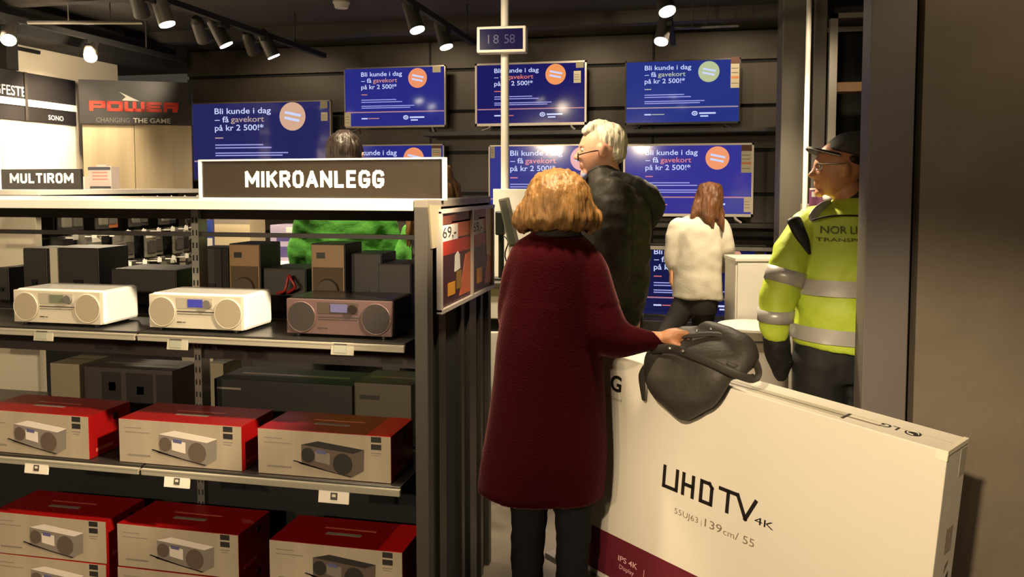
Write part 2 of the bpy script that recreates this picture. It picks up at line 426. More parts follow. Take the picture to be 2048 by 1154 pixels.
# ------------------------------------------------------------------ ceiling rails, beams and lamps
RX = {'a': -4.15, 'b': -2.90, 'c': -1.58, 'd': -0.16}
def rail(key, label, y0=0.5, y1=6.2):
    x = RX[key]
    t = thing('track_rail', label, 'lighting track', (x, y0, 2.68), group='ceiling lighting tracks')
    MB().b2((x - 0.018, y0, 2.665), (x + 0.018, y1, 2.70)).build('rail', M_blackm, t)
    y = y0 + 0.4
    while y < y1:
        MB().cyl((x, y, 2.70), (x, y, CEIL + 0.005), 0.006, n=8).build('hanger_rod', M_dark, t); y += 1.6
rail('a', 'black lighting track nearest the cream side wall'); rail('b', 'black lighting track carrying the three lamps over the shop panel')
rail('c', 'black lighting track ending near the digital clock', y1=5.9); rail('d', 'black lighting track above the older man and far screens')
def lamp(px, py, hd, tgt, label, watts=0, ang=60, dark=True):
    p = atH(px, py, hd)
    d = (Vector(tgt) - p).normalized()
    t = thing('spot_lamp', label, 'spot lamp', p - d * 0.15, group='track spot lamps')
    MB().cyl(p - d * 0.17, p - d * 0.005, 0.040, 0.046, n=24).cyl(p - d * 0.2, p - d * 0.17, 0.026, 0.040, n=24).build('lamp_body', M_dark if dark else M_alu, t)
    MB().cyl(p - d * 0.005, p + d * 0.002, 0.041, n=24).build('lens', glow('lamp_lens', (1, 0.97, 0.88), 30), t)
    xr = min(RX.values(), key=lambda q: abs(q - p.x))
    top = Vector((xr, (p - d * 0.12).y, 2.67))
    MB().tube([p - d * 0.12 + Vector((0, 0, .03)), (p - d * .12 + top) * .5 + Vector((0, 0, 0.01)), top], 0.012, n=10).build('yoke', M_blackm, t)
    MB().box((top.x, top.y, 2.652), (0.034, 0.11, 0.03), 0, None, 0.004).build('adapter', M_blackm, t)
    if watts: spot('spot_light', p + d * 0.03, tgt, watts, ang, size=0.04)
lamp(17, 81, 5.1, (-3.2, 3.2, 1.0), 'round lit spot lamp at the picture edge over the FESTE header', 60)
lamp(181, 115, 5.8, (-3.2, 3.8, 1.0), 'round lit spot lamp over the corner of the wall panels', 60)
lamp(335, 50, 4.62, (-2.2, 4.2, 0.6), 'pale bodied spot lamp first on its track above red lettering', 140, dark=False)
lamp(453, 91, 5.28, (-2.1, 5.2, 0.8), 'spot lamp between two others above the big blue screen', 80)
lamp(548, 114, 5.8, (-2.2, 5.8, 0.8), 'third and furthest spot lamp of the track by the big screen', 35)
lamp(835, 61, 4.78, (-0.9, 4.3, 0.8), 'spot lamp hanging nearer than its partner beside the digital clock', 150)
lamp(893, 95, 5.4, (-1.0, 5.0, 0.8), 'smaller spot lamp close left of the digital clock', 80)
lamp(1335, 24, 4.25, (0.35, 3.6, 0.9), 'spot lamp at the top over the older man', 300)
lamp(1322, 84, 5.2, (-0.5, 4.3, 0.5), 'spot lamp just above the screen with the green circle', 110)
# dark unlit heads seen behind the lit ones
def dead(px, py, hd, tgt, label):
    p = atH(px, py, hd); d = (Vector(tgt) - p).normalized()
    t = thing('spot_lamp', label, 'spot lamp', p, group='track spot lamps')
    MB().cyl(p - d * 0.16, p, 0.040, 0.048, n=20).cyl(p - d * 0.19, p - d * .16, 0.02, 0.04, n=20).build('lamp_body', M_dark, t)
    xr = min(RX.values(), key=lambda q: abs(q - p.x))
    top = Vector((xr, (p - d * 0.12).y, 2.67))
    MB().tube([p - d * 0.1, (p - d * .1 + top) * .5, top], 0.012, n=10).build('yoke', M_blackm, t)
dead(284, 30, 4.85, (-3.6, 5.6, 1.2), 'unlit grey spot lamp head left of the pale bodied lamp')
dead(408, 80, 5.5, (-3.5, 6.4, 1.4), 'dark spot lamp head facing away beside the middle lamp')
dead(508, 104, 6.05, (-3.4, 7.2, 1.4), 'dark spot lamp head facing away beside the furthest lamp')
# cross beams under the ceiling, a duct, cable bar and detector
mb = MB()
mb.b2((-4.68, 4.55, 2.80), (1.8, 4.63, CEIL)); structure('trim_5', mb, M_ceil)
structure('trim_6', MB().b2((-4.68, 6.15, 2.83), (1.8, 6.27, CEIL)), M_ceil)
mb = MB().b2((-4.62, 3.4, 2.63), (-4.30, 6.3, 2.80)); 
o = mb.build('cable_duct', M_blackm); tag(o, 'long black cable duct under the ceiling along the cream wall', 'cable duct')
structure('trim_7', MB().b2((-4.68, 4.83, zT), (-4.60, 4.93, CEIL)), M_blackm)
structure('trim_8', MB().b2((-4.68, 2.0, 2.60), (-4.66, 5.2, 2.625)), M_blackm)
ca, cb = atH(40, 45, 5.3), atH(285, 32, 5.3)
o = MB().cyl(ca, (cb.x, cb.y, ca.z), .012, n=12).cyl((ca.x + .3, ca.y + .066, ca.z), (ca.x + .3, ca.y + .066, CEIL + .003), .004, n=8).cyl(cb - Vector((.2, .044, cb.z - ca.z)), (cb.x - .2, cb.y - .044, CEIL + .003), .004, n=8).build('conduit_pipe', M_alu); tag(o, 'thin pale conduit pipe hung below the ceiling above the FESTE header', 'pipe')
p = atZ(683, 12, CEIL - 0.03)
o = MB().cyl((p.x, p.y, CEIL - 0.045), (p.x, p.y, CEIL - 0.012), 0.045, 0.055, n=24).cyl((p.x, p.y, CEIL - 0.012), (p.x, p.y, CEIL + .002), 0.06, n=24).build('smoke_detector', M_white); tag(o, 'small round white smoke detector on the dark ceiling', 'smoke detector')
p = atH(1400, 55, 5.6)
t = thing('hanging_bar', 'thin pale bar hanging from the ceiling on two wires', 'hanging bar', p)
MB().box(p, (0.50, 0.015, 0.012)).build('bar', M_alu, t)
for s_ in (-1, 1): MB().cyl(p + Vector((s_ * .05, 0, 0)), (p.x + s_ * .05, p.y, CEIL + .005), 0.003, n=6).build('wire', M_dark, t)

# ------------------------------------------------------------------ poles and the digital clock
def pole(px, hd, r, label, z0=0.0):
    p = atH(px, 300, hd)
    t = thing('support_pole', label, 'pole', (p.x, p.y, 0))
    MB().cyl((p.x, p.y, 0.012), (p.x, p.y, CEIL - .012), r, n=24).build('pole_tube', M_white, t)
    MB().cyl((p.x, p.y, 0), (p.x, p.y, 0.012), r * 2.4, n=24).build('foot_plate', M_white, t)
    MB().cyl((p.x, p.y, CEIL - 0.012), (p.x, p.y, CEIL + .003), r * 2, n=24).build('ceiling_plate', M_white, t)
    return p
PP = pole(1010, 5.0, 0.0245, 'white round pole carrying the digital clock')
pole(1612, 4.7, 0.0145, 'thin white pole beside the dark pillar')
t = thing('digital_clock', 'white framed digital display with dark blue face on the pole', 'clock', atH(1008, 78, 4.93), YAW + R(6))
a = atH(1003, 79, 4.90); Mx = Matrix.Translation(a) @ Euler((0, 0, YAW - R(9))).to_matrix().to_4x4()
MB().box((0, 0.03, 0), (0.292, 0.085, 0.152), 0, Mx, 0.006).build('clock_case', M_white, t)
mb = MB().b2((-0.128, -0.0145, -0.060), (0.128, -0.0115, 0.060), 0, Mx)
for i, ch in enumerate('18 58'): mb.text(ch, Mx @ Matrix.Translation((-0.078 + i * 0.032, -0.0145, -0.025)), height=0.075, m=1, bold=-0.004) if ch != ' ' else None
mb.build('display_face', [mat('clock_glass', (0.03, 0.02, 0.12), 0.15, emit=(0.10, 0.04, 0.34), es=0.35), mat('clock_digits', (0.05, 0.05, 0.2), 0.3, emit=(0.12, 0.07, 0.40), es=0.45)], t)

# ------------------------------------------------------------------ televisions
M_sblue = {}
def screen_mats(key):
    base = {'a': (0.145, 0.145, 0.36), 'b': (0.15, 0.165, 0.50), 'c': (0.105, 0.10, 0.37), 'd': (0.15, 0.20, 0.51), 'f': (0.20, 0.21, 0.52), 'g': (0.21, 0.20, 0.56), 'h': (0.08, 0.09, 0.28)}[key]
    circ = {'a': (0.83, 0.66, 0.55), 'b': (0.93, 0.58, 0.40), 'c': (0.95, 0.60, 0.36), 'd': (0.72, 0.76, 0.58), 'f': (0.93, 0.68, 0.68), 'g': (0.95, 0.60, 0.42), 'h': (0.82, 0.60, 0.47)}[key]
    word = {'a': (0.72, 0.62, 0.60), 'b': (0.82, 0.55, 0.50), 'c': (0.88, 0.48, 0.42), 'd': (0.72, 0.74, 0.66), 'f': (0.92, 0.56, 0.58), 'g': (0.90, 0.50, 0.50), 'h': (0.85, 0.45, 0.42)}[key]
    def s(n, c, e=1.0): return mat('screen_%s_%s' % (n, key), (0.015, 0.015, 0.02), 0.09, emit=c, es=e, spec=0.35)
    return [s('ground', base), s('white', (0.80, 0.84, 1.0)), s('word', word), s('circle', circ), s('rule', (0.62, 0.50, 0.60)), s('line', (0.62, 0.62, 0.88))]
M_bezel = {'s': mat('silver_bezel', (0.62, 0.58, 0.53), 0.3, 0.6), 'd': mat('dark_bezel', (0.22, 0.20, 0.19), 0.35, 0.4), 'w': mat('pale_bezel', (0.80, 0.76, 0.72), 0.35, 0.2)}
M_label = mat('paper_label', (0.80, 0.76, 0.66), 0.6)
M_ink = mat('label_ink', (0.25, 0.22, 0.20), 0.6)
def tv(px0, px1, pyt, pyb, key, label, bez='s', y=6.86, stickers=(), lean=0.0, feet=True):
    L, Rr = atY(px0, (pyt + pyb) / 2, y), atY(px1, (pyt + pyb) / 2, y)
    xm = (px0 + px1) / 2
    zt, zb = atY(xm, pyt, y).z, atY(xm, pyb, y).z
    W, Ht = Rr.x - L.x, zt - zb; cx = (L.x + Rr.x) / 2
    t = thing('television', label, 'television', (cx, y, zb), group='televisions on the slat wall')
    Mx = Matrix.Translation((cx, y, zb))                    # local: x centre, z from the lower edge
    bz = 0.011 if bez != 'w' else 0.016
    mb = MB().box((0, 0.028, Ht / 2), (W, 0.04, Ht), 0, Mx, 0.006)
    mb.box((0, 0.065, Ht * .42), (W * .7, 0.05, Ht * .6), 1, Mx, 0.015)
    for a, b in (((-W/2, 0), (W/2, bz * 1.4)), ((-W/2, Ht - bz), (W/2, Ht)), ((-W/2, 0), (-W/2 + bz, Ht)), ((W/2 - bz, 0), (W/2, Ht))):
        mb.b2((a[0], 0.002, a[1]), (b[0], 0.012, b[1]), 0, Mx)
    mb.build('frame', [M_bezel[bez], M_black], t)
    if not feet: MB().b2((-W * .2, .085, Ht * .3), (W * .2, WY - y + .002, Ht * .6), 0, Mx).build('wall_mount', M_black, t)
    sw, sh = W - 2 * bz, Ht - 2.4 * bz
    S = Mx @ Matrix.Translation((-sw / 2, 0.0055, bz * 1.4))
    mb = MB().b2((0, 0, 0), (sw, 0.004, sh), 0, S)
    def T(u, v): return S @ Matrix.Translation((u * sw, -0.0004, (1 - v) * sh))
    def strip(u0, u1, v, h, m): mb.b2((u0 * sw, -0.001, (1 - v) * sh - h * sh / 2), (u1 * sw, -0.0002, (1 - v) * sh + h * sh / 2), m, S)
    ch = 0.062 * sh / 0.72
    mb.text('Bli kunde i dag', T(0.165, 0.135), width=0.415 * sw, height=ch * 1.25, m=1, bold=0.009)
    mb.text('\u2013 f\u00e5', T(0.165, 0.245), width=0.105 * sw, height=ch * 1.25, m=1, bold=0.009)
    mb.text('gavekort', T(0.285, 0.245), width=0.245 * sw, height=ch * 1.25, m=2, bold=0.008)
    mb.text('p\u00e5 kr 2 500!*', T(0.165, 0.355), width=0.36 * sw, height=ch * 1.25, m=1, bold=0.009)
    strip(0.165, 0.225, 0.452, 0.014, 2)
    for u, v in ((0.52, 0.545), (0.58, 0.583)): strip(0.165, u, v, 0.015, 5)
    for u, v in ((0.70, 0.652), (0.66, 0.684)): strip(0.165, u, v, 0.015, 5)
    strip(0.005, 0.995, 0.762, 0.012, 4); strip(0.005, 0.995, 0.752, 0.006, 2)
    strip(0.165, 0.225, 0.868, 0.022, 1); strip(0.23, 0.345, 0.868, 0.013, 2)
    # round logo mark and two short word bars of the bank
    cxm, czm = 0.615 * sw, (1 - 0.858) * sh
    mb.tube([(cxm + 0.022 * sw * math.cos(a_ / 12 * 2 * math.pi), -0.001, czm + 0.03 * sh * math.sin(a_ / 12 * 2 * math.pi)) for a_ in range(13)], 0.0048 * sw / 1.0, n=6, m=1, M=S, sub=0)
    strip(0.605, 0.625, 0.858, 0.016, 1)
    strip(0.655, 0.80, 0.858, 0.026, 1); strip(0.665, 0.735, 0.905, 0.022, 1)
    rc = 0.093 * sw; c0_ = Vector((0.735 * sw, 0, (1 - 0.185) * sh))
    mb.cyl((c0_.x, -0.0014, c0_.z), (c0_.x, -0.0002, c0_.z), rc, n=48, m=3, M=S)
    Q = S @ Matrix.Translation(c0_) @ Matrix.Rotation(R(12), 4, 'Y')
    for dz, w in ((0.18, 0.62), (-0.2, 0.58)): mb.b2((-rc * w, -0.0022, rc * (dz - .09)), (rc * w, -0.0013, rc * (dz + .09)), 1, Q)
    mb.build('screen', screen_mats(key), t)
    for (u0, u1, v0, v1, kind) in stickers:
        mb = MB().b2((u0 * sw, -0.004, (1 - v1) * sh), (u1 * sw, -0.0016, (1 - v0) * sh), 0, S)
        h = v1 - v0
        if kind == 'e':
            mb.b2((u0 * sw, -0.0046, (1 - v0) * sh - h * .22 * sh), (u1 * sw, -0.004, (1 - v0) * sh), 2, S)
            for q in (.36, .5, .84): mb.b2((u0 * sw + .006, -0.0046, (1 - v0 - h * q) * sh - .004), (u1 * sw - .01, -0.004, (1 - v0 - h * q) * sh), 1, S)
            mb.b2((u0 * sw + .003, -0.0046, (1 - v0 - h * .70) * sh), (u1 * sw - .003, -0.004, (1 - v0 - h * .62) * sh), 3, S)
        elif kind == 't':
            for q in (.3, .5, .7): mb.b2((u0 * sw + .006, -0.0046, (1 - v0 - h * q) * sh - .003), (u1 * sw - .012, -0.004, (1 - v0 - h * q) * sh), 1, S)
        mb.build('sticker', [M_label if kind != 'g' else mat('grey_label', (0.55, 0.52, 0.42), .6), M_ink, mat('brown_label', (0.38, 0.22, 0.15), .6), mat('orange_label', (0.85, 0.55, 0.35), .6)], t)
    if feet:
        for s_ in (-1, 1):
            fx = s_ * W * 0.36
            MB().tube([(cx + fx, y + 0.03, zb + 0.01), (cx + fx + s_ * .015, y - 0.01, zb - 0.02), (cx + fx + s_ * .05, y - .09, zb - 0.042)], [0.012, .010, .008], n=10, flat=.6).tube([(cx + fx, y + 0.03, zb + 0.01), (cx + fx + s_ * .01, y + 0.06, zb - 0.02), (cx + fx + s_ * .02, y + .1, zb - 0.042)], [0.012, .010, .008], n=10, flat=.6).build('foot', M_bezel[bez], t)
    return t, cx, zb, zt
tv(384, 662, 203, 362, 'a', 'largest wall television, partly behind the black aisle sign', 's', stickers=((.935, .985, -.01, .09, 'g'), (.94, .985, .14, .25, 't')), feet=False)
tv(688, 891, 133, 255, 'b', 'upper row television with a label at its lower corner, nearest the big one', 's', stickers=((.885, .965, .0, .10, 'g'), (-.005, .055, .76, 1.0, 't')))
tv(950, 1173, 124, 251, 'c', 'upper row television behind the white pole', 'w', stickers=((.92, .99, -.01, .09, 'g'), (.90, .965, .14, .34, 't')))
tv(1250, 1481, 119, 248, 'd', 'upper row television showing a greenish circle', 'd', stickers=((.925, 1.0, -.04, .46, 'e'),))
tv(668, 888, 289, 431, 'b', 'middle row television mostly hidden behind the black aisle sign', 's', stickers=((.90, .985, .0, .2, 'e'),))
tv(977, 1236, 289, 436, 'f', 'middle row television between the white pole and the older man', 's', stickers=((.005, .04, .0, .17, 't'),))
tv(1246, 1507, 287, 433, 'g', 'middle row television behind the woman in the white coat', 'w', stickers=((.92, 1.0, .0, .40, 'e'), (.945, 1.0, .75, .97, 't')))
tv(1262, 1534, 488, 635, 'h', 'lowest television showing dark navy screen behind white coat woman', 'd', y=6.83, stickers=((.92, .985, .01, .16, 'g'),), feet=False)
# wall shelves under the rows of televisions and the low plinth
M_shelf = mat('dark_shelf', (0.17, 0.155, 0.145), 0.4, 0.2)
def wall_shelf(z, x0, x1, label):
    t = thing('wall_shelf', label, 'wall shelf', (x0, 6.66, z))
    MB().b2((x0, 6.70, z - 0.035), (x1, WY, z), 0, None, .002).build('board', M_shelf, t)
    MB().b2((x0, 6.69, z - 0.03), (x1, 6.70, z - 0.002)).build('front_edge', M_alu if z < 1.3 else M_shelf, t)
zsh = atY(1100, 251, 6.86).z - 0.05
wall_shelf(zsh, -2.25, 1.2, 'long dark shelf under the upper row of televisions')
zs2 = atY(1370, 433, 6.86).z - 0.05
wall_shelf(zs2, -2.25, 1.2, 'long dark shelf under the middle row of televisions')
wall_shelf(zs2 - 0.18, -0.6, 1.2, 'dark lower shelf above the lowest television')
zs3 = atY(1400, 635, 6.83).z
o = MB().b2((-2.25, 6.6, 0), (1.4, WY, zs3 - 0.002), 0, None, .004).build('wall_plinth', M_shelf); tag(o, 'low black plinth along the wall under the lowest television', 'plinth')

# ------------------------------------------------------------------ gondola shelving in front
GX1, GY0, GYM, GY1 = -0.847, 2.57, 2.95, 3.43
GXL, GXM = -3.35, -1.93
ZT, ZA, ZB, ZC = 1.597, 1.129, 0.642, 0.085
t = thing('shelving_unit', 'black double sided shop shelving unit with white top and radios', 'shelving unit', (-2.1, 3.0, 0))
MB().b2((GXL, GY0 - 0.005, ZT - 0.032), (-0.896, GY1, ZT), 0, None, .002).build('top_board', M_wlam, t, label='white top board')
MB().b2((GXL, GYM - .008, .10), (-0.8935, GYM + .008, ZB - .03)).build('back_panel', M_blackm, t)
MB().b2((-0.894, GY0 - 0.002, ZT - 0.022), (GX1, GY1, ZT + .004), 0, None, .002).build('end_cap', mat('grey_cap', (0.50, 0.47, 0.43), 0.4, .2), t)
# end frame: front post, rear post, panel with vertical profiles
M_post = mat('post_paint', (0.27, 0.25, 0.225), 0.45, 0.15)
MB().b2((-0.8935, GY0 - .004, 0), (GX1, GY0 + 0.05, ZT - 0.022), 0, None, .003).build('post', M_post, t)
MB().b2((-0.8935, GY1 - .045, 0), (GX1, GY1, ZT - 0.022), 0, None, .003).build('post', M_post, t)
mb = MB().b2((-0.880, GY0 + 0.05, 0.0), (-0.866, GY1 - 0.045, ZT - 0.022), 0)
for a, b, mi in ((2.70, 2.78, 1), (2.98, 3.02, 1), (3.10, 3.20, 1), (3.27, 3.31, 1)): mb.b2((-0.866, a, 0), (-0.852, b, ZT - .03), mi)
mb.build('end_panel', [M_blackm, mat('profile_paint', (0.24, 0.225, 0.2), .4, .2)], t)
def upright(x):
    mb = MB().b2((x - 0.016, GYM - 0.03, 0), (x + 0.016, GYM + 0.03, ZT - 0.032), 0)
    zz = 0.15
    while zz < ZT - .06:
        for sx in (-0.008, 0.008): mb.b2((x + sx - .003, GYM - 0.0312, zz), (x + sx + .003, GYM - 0.029, zz + 0.022), 1)
        zz += 0.05
    mb.build('upright', [M_alu, M_blackm], t)
upright(GXM); upright(-3.05)
for z0, z1 in ((1.515, 1.555), (1.445, 1.462), (0.955, 1.04), (ZC, 0.20)):
    MB().b2((GXL, GYM - .012, z0), (-0.8935, GYM + .012, z1)).build('crossbar', mat('crossbar_paint', (0.17, 0.135, 0.125), .5), t)
MB().b2((GXL, GY0 + 0.03, 0), (-0.8935, GY1 - 0.03, ZC - 0.02)).build('plinth', M_blackm, t)
def shelf(z, x0, x1, y0, y1, front=True, th=0.028):
    s_ = MB().b2((x0, y0, z - th), (x1, y1, z - 0.001), 0, None, .002).build('shelf', mat('shelf_top', (0.16, 0.15, 0.14), .28, .1), t)
    r_ = MB().b2((x0, y0 - 0.012, z - th - .004), (x1, y0, z - 0.010), 0, None, .003).b2((x0, y0 - .0135, z - .0135), (x1, y0 + .001, z - .009), 0).build('price_rail', M_rail, s_)
for z, xr in ((ZA, -0.925), (ZB, -0.945), (ZC, -0.93)):
    y0 = GY0 - 0.008
    shelf(z, GXM + .005, xr, y0, GYM - .03); shelf(z, GXL, GXM - .005, y0, GYM - .03)
for z in (ZA, ZB, ZC):
    shelf(z, GXM + .005, -0.90, GYM + .03, GY1 - .03); shelf(z, GXL, GXM - .005, GYM + .03, GY1 - .03)
# triangular sign bracket at the corner
mb = MB()
mb.add([(GX1, GY0, 1.585), (GX1, GY0 + .13, 1.58), (GX1, GY0 + .07, 1.44), (GX1, GY0 + .03, 1.44), (GX1 + .006, GY0, 1.585), (GX1 + .006, GY0 + .13, 1.58), (GX1 + .006, GY0 + .07, 1.44), (GX1 + .006, GY0 + .03, 1.44)],
       [(0, 1, 2, 3), (7, 6, 5, 4), (0, 4, 5, 1), (1, 5, 6, 2), (2, 6, 7, 3), (3, 7, 4, 0)])
mb.build('corner_bracket', mat('grey_plate', (0.56, 0.52, 0.43), .4), t)

# advert holder with two posters on the end of the unit
XP = -0.838
PY0, PYD, PY1, PZ0, PZ1 = 2.68, 3.085, 3.425, 1.217, 1.560
t = thing('poster_holder', 'pair of framed red sale posters on the end of the shelving unit', 'poster holder', (XP, PY0, PZ0))
M_pf = mat('clear_frame', (0.72, 0.68, 0.64), 0.3)
mb = MB()
for y in (PY0, PYD, PY1): mb.b2((XP - .012, y - .008, PZ0), (XP + .006, y + .008, PZ1))
for z in (PZ0, PZ1): mb.b2((XP - .012, PY0 - .008, z - .007), (XP + .008, PY1 + .008, z + .007), 0)
mb.b2((XP - .014, PY0, PZ0), (XP - .008, PY1, PZ1))
mb.build('holder_frame', M_pf, t)
def poster(y0, y1, arm):
    Mx = plane_M((XP - .004, y0, PZ0 + .007), (0, 1, 0), (0, 0, 1)); w = y1 - y0; h = PZ1 - PZ0 - .014
    mb = MB().b2((0, 0, 0), (w, .003, h), 0, Mx)
    def r(u0, v0, u1, v1, m, d=1): mb.b2((u0 * w, -.0006 * d, v0 * h), (u1 * w, 0, v1 * h), m, Mx)
    r(.0, .88, 1, 1, 1); r(.35, .72, 1, .9, 6); r(.0, .55, 1, .70, 2)
    r(.02, .70, .55, .87, 3, 2)
    mb.text('69,-', Mx @ Matrix.Translation((.07 * w, -.0013, .735 * h)), width=.42 * w, height=.055, m=5, bold=.004)
    mb.prism([(.6 * w, .05 * h), (w, .05 * h), (w, .52 * h), (.82 * w, .5 * h)], -.0007, 0, 6, Mx)
    if not arm:
        mb.prism([(.44 * w, .34 * h), (.63 * w, .36 * h), (.61 * w, .52 * h), (.55 * w, .56 * h), (.46 * w, .52 * h)], -.0013, 0, 3, Mx)
        r(.22, .10, .45, .24, 4, 3); r(.50, .14, .66, .34, 7, 3)
    else:
        r(.25, .10, .5, .28, 4, 3)
        mb.prism([(.72 * w, .42 * h), (.98 * w, .38 * h), (w, h), (.66 * w, h)], -.0016, 0, 8, Mx)
    mb.build('poster', [mat('poster_maroon', (0.26, 0.11, 0.13), .4), mat('poster_brown', (0.45, 0.25, 0.2), .4), mat('poster_red', (0.68, 0.19, 0.13), .4), M_lett, mat('poster_yellow', (0.85, 0.58, 0.15), .4), M_ink, mat('poster_orange', (0.76, 0.38, 0.22), .4), mat('poster_olive', (0.55, 0.42, 0.16), .4), mat('poster_beige', (0.78, 0.66, 0.52), .4)], t)
poster(PY0 + .008, PYD - .008, False); poster(PYD + .008, PY1 - .008, True)

# aisle sign on top
sa, sb = atY(399, 360, 2.80), atY(891, 360, 2.72)
dx = Vector((sb.x - sa.x, sb.y - sa.y, 0)); Ws = dx.length; dx.normalize()
Mx = plane_M((sa.x, sa.y, ZT), dx, (0, 0, 1)); hs = atY(640, 317, 2.76).z - ZT
t = thing('aisle_sign', 'wide black aisle sign with white MIKROANLEGG lettering and white frame', 'sign', (sa.x, sa.y, ZT))
mb = MB()
for a, b in (((0, 0), (.012, hs)), ((Ws - .01, 0), (Ws, hs)), ((0, hs - .006), (Ws, hs)), ((0, 0), (Ws, .006))): mb.b2((a[0], -.006, a[1]), (b[0], .016, b[1]), 0, Mx)
mb.build('sign_frame', M_white, t)
mb = MB().b2((.010, 0, .004), (Ws - .008, .008, hs - .004), 0, Mx)
fx = lambda px: (px - 399) / (891 - 399) * Ws
heavy_text(mb, 'MIKROANLEGG', Mx @ Matrix.Translation((fx(498), -.0002, hs * .29)), fx(777) - fx(498), hs * .42, 1)
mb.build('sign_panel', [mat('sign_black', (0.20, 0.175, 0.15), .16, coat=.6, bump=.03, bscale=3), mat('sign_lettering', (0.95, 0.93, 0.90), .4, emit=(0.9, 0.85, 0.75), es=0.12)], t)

# compact stereos on the upper shelf
def stereo(name, label, px0, px1, body, face, grille, disp, knob, w=0.352):
    d, h = 0.205, 0.128
    y = GY0 + 0.03
    xa, xb = atY(px0, 640, y).x, atY(px1, 640, y).x
    w = xb - xa
    t = thing(name, label, 'stereo', (xa, y, ZA), group='compact stereos on the upper shelf')
    Mx = Matrix.Translation((xa, y, ZA + 0.006))
    MB().box((w / 2, d / 2 + .004, h / 2), (w, d - .008, h), 0, Mx, 0.012).build('cabinet', body, t)
    mb = MB().b2((.004, -.003, .004), (w - .004, .010, h - .004), 0, Mx, 0.002)
    mb.b2((w * .31, -.0045, h * .60), (w * .685, -.002, h * .90), 1, Mx)
    mb.b2((w * .31, -.0045, h * .50), (w * .70, -.002, h * .525), 2, Mx); mb.b2((w * .31, -.0045, h * .44), (w * .68, -.002, h * .45), 2, Mx)
    mb.b2((w * .31, -.0045, h * .20), (w * .36, -.002, h * .225), 2, Mx); mb.b2((w * .37, -.0045, h * .205), (w * .40, -.002, h * .22), 2, Mx)
    mb.build('front_panel', [face, mat(face.name + '_window', tuple(x * .82 for x in {'silver_face': (0.78, 0.74, 0.66), 'plum_face': (.36, .30, .27)}[face.name]), .25), mat('slot_shadow', (0.22, 0.2, 0.19), .5)], t)
    for u in (.155, .85):
        mb = MB().cyl((w * u, -.008, h * .49), (w * u, -.002, h * .49), h * .40, n=40, M=Mx)
        rim = [(w * u + h * .405 * math.cos(k / 24 * 2 * math.pi), -.006, h * .49 + h * .405 * math.sin(k / 24 * 2 * math.pi)) for k in range(25)]
        mb.tube(rim, .0025, n=6, m=1, M=Mx, sub=0)
        mb.build('speaker_grille', [grille, face], t)
    MB().b2((w * .43, -.0065, h * .64), (w * .585, -.004, h * .86), 0, Mx).build('display', disp, t)
    MB().cyl((w * .638, -.014, h * .74), (w * .638, -.002, h * .74), h * .12, n=24, M=Mx).build('knob', knob, t)
    for fx_ in (.1, .9):
        for fy in (.1, .85): MB().cyl((w * fx_, d * fy, -.006), (w * fx_, d * fy, .002), .012, n=12, M=Mx).build('foot', M_black, t)
M_sil = mat('silver_face', (0.78, 0.74, 0.66), 0.35, 0.15)
M_plum = mat('plum_face', (0.40, 0.31, 0.30), 0.35, 0.25)
M_gbei = mat('beige_grille', (0.58, 0.53, 0.44), 0.8, bump=.1, bscale=300); M_gblk = mat('black_grille', (0.17, 0.145, 0.13), 0.85, bump=.1, bscale=300)
M_radw = mat('gloss_white', (0.93, 0.92, 0.90), 0.22)
stereo('compact_stereo', 'white compact stereo with a green unlit display', 28, 205, M_radw, M_sil, M_gbei, mat('lcd_green', (0.42, 0.44, 0.36), .2), M_alu)
stereo('compact_stereo', 'white compact stereo with a glowing blue display', 298, 487, M_radw, M_sil, M_gbei, mat('lcd_blue', (0.05, 0.05, 0.1), .2, emit=(0.32, 0.30, 0.62), es=1.0), M_alu)
stereo('compact_stereo', 'black and plum compact stereo beside the end post', 572, 786, mat('gloss_black', (0.09, 0.085, 0.085), 0.25), M_plum, M_gblk, mat('lcd_lilac', (0.1, 0.1, 0.1), .2, emit=(0.52, 0.46, 0.55), es=1.0), mat('dark_knob', (0.2, 0.17, 0.15), .3, .5))

# price labels on the shelf edges
def price_tag(px, py, w, h, z, lcd, label):
    y = GY0 - 0.0235
    p = atY(px, py, y)
    t = thing('price_tag', label, 'price tag', (p.x, y, p.z), group='shelf edge price labels')
    Mx = Matrix.Translation((p.x, y, p.z)) @ Matrix.Rotation(R(-9), 4, 'X')
    MB().box((0, .004, 0), (w, .006, h), 0, Mx, .0015).build('tag_case', mat('tag_grey', (0.62, 0.60, 0.53), .5) if lcd else mat('white_card', (0.86, 0.82, 0.76), .5), t)
    mb = MB()
    if lcd:
        mb.b2((-w * .36, -.0005, -h * .3), (w * .2, .0012, h * .38), 0, Mx)
        mb.b2((-w * .36, -.001, h * .3), (w * .2, .001, h * .42), 1, Mx)
        mb.build('tag_display', [mat('tag_lcd', (0.56, 0.56, 0.50), .3), M_ink], t)
    else:
        mb.b2((-w * .1, -.0005, -h * .22), (w * .12, .0012, h * .32), 1, Mx); mb.b2((-w * .05, -.0009, h * .0), (w * .07, .0012, h * .2), 0, Mx)
        mb.build('tag_print', [M_label, M_ink], t)
price_tag(86, 671, .082, .040, ZA, True, 'grey electronic price label under the green display stereo')
price_tag(354, 688, .082, .042, ZA, True, 'grey electronic price label under the blue display stereo')
price_tag(684, 698, .082, .042, ZA, True, 'grey electronic price label under the plum stereo')
price_tag(72, 937, .102, .040, ZB, False, 'white card price label under the carton at the picture edge')
price_tag(353, 964, .102, .042, ZB, False, 'white card price label under the middle carton')
price_tag(667, 994, .112, .044, ZB, False, 'white card price label under the carton beside the end post')

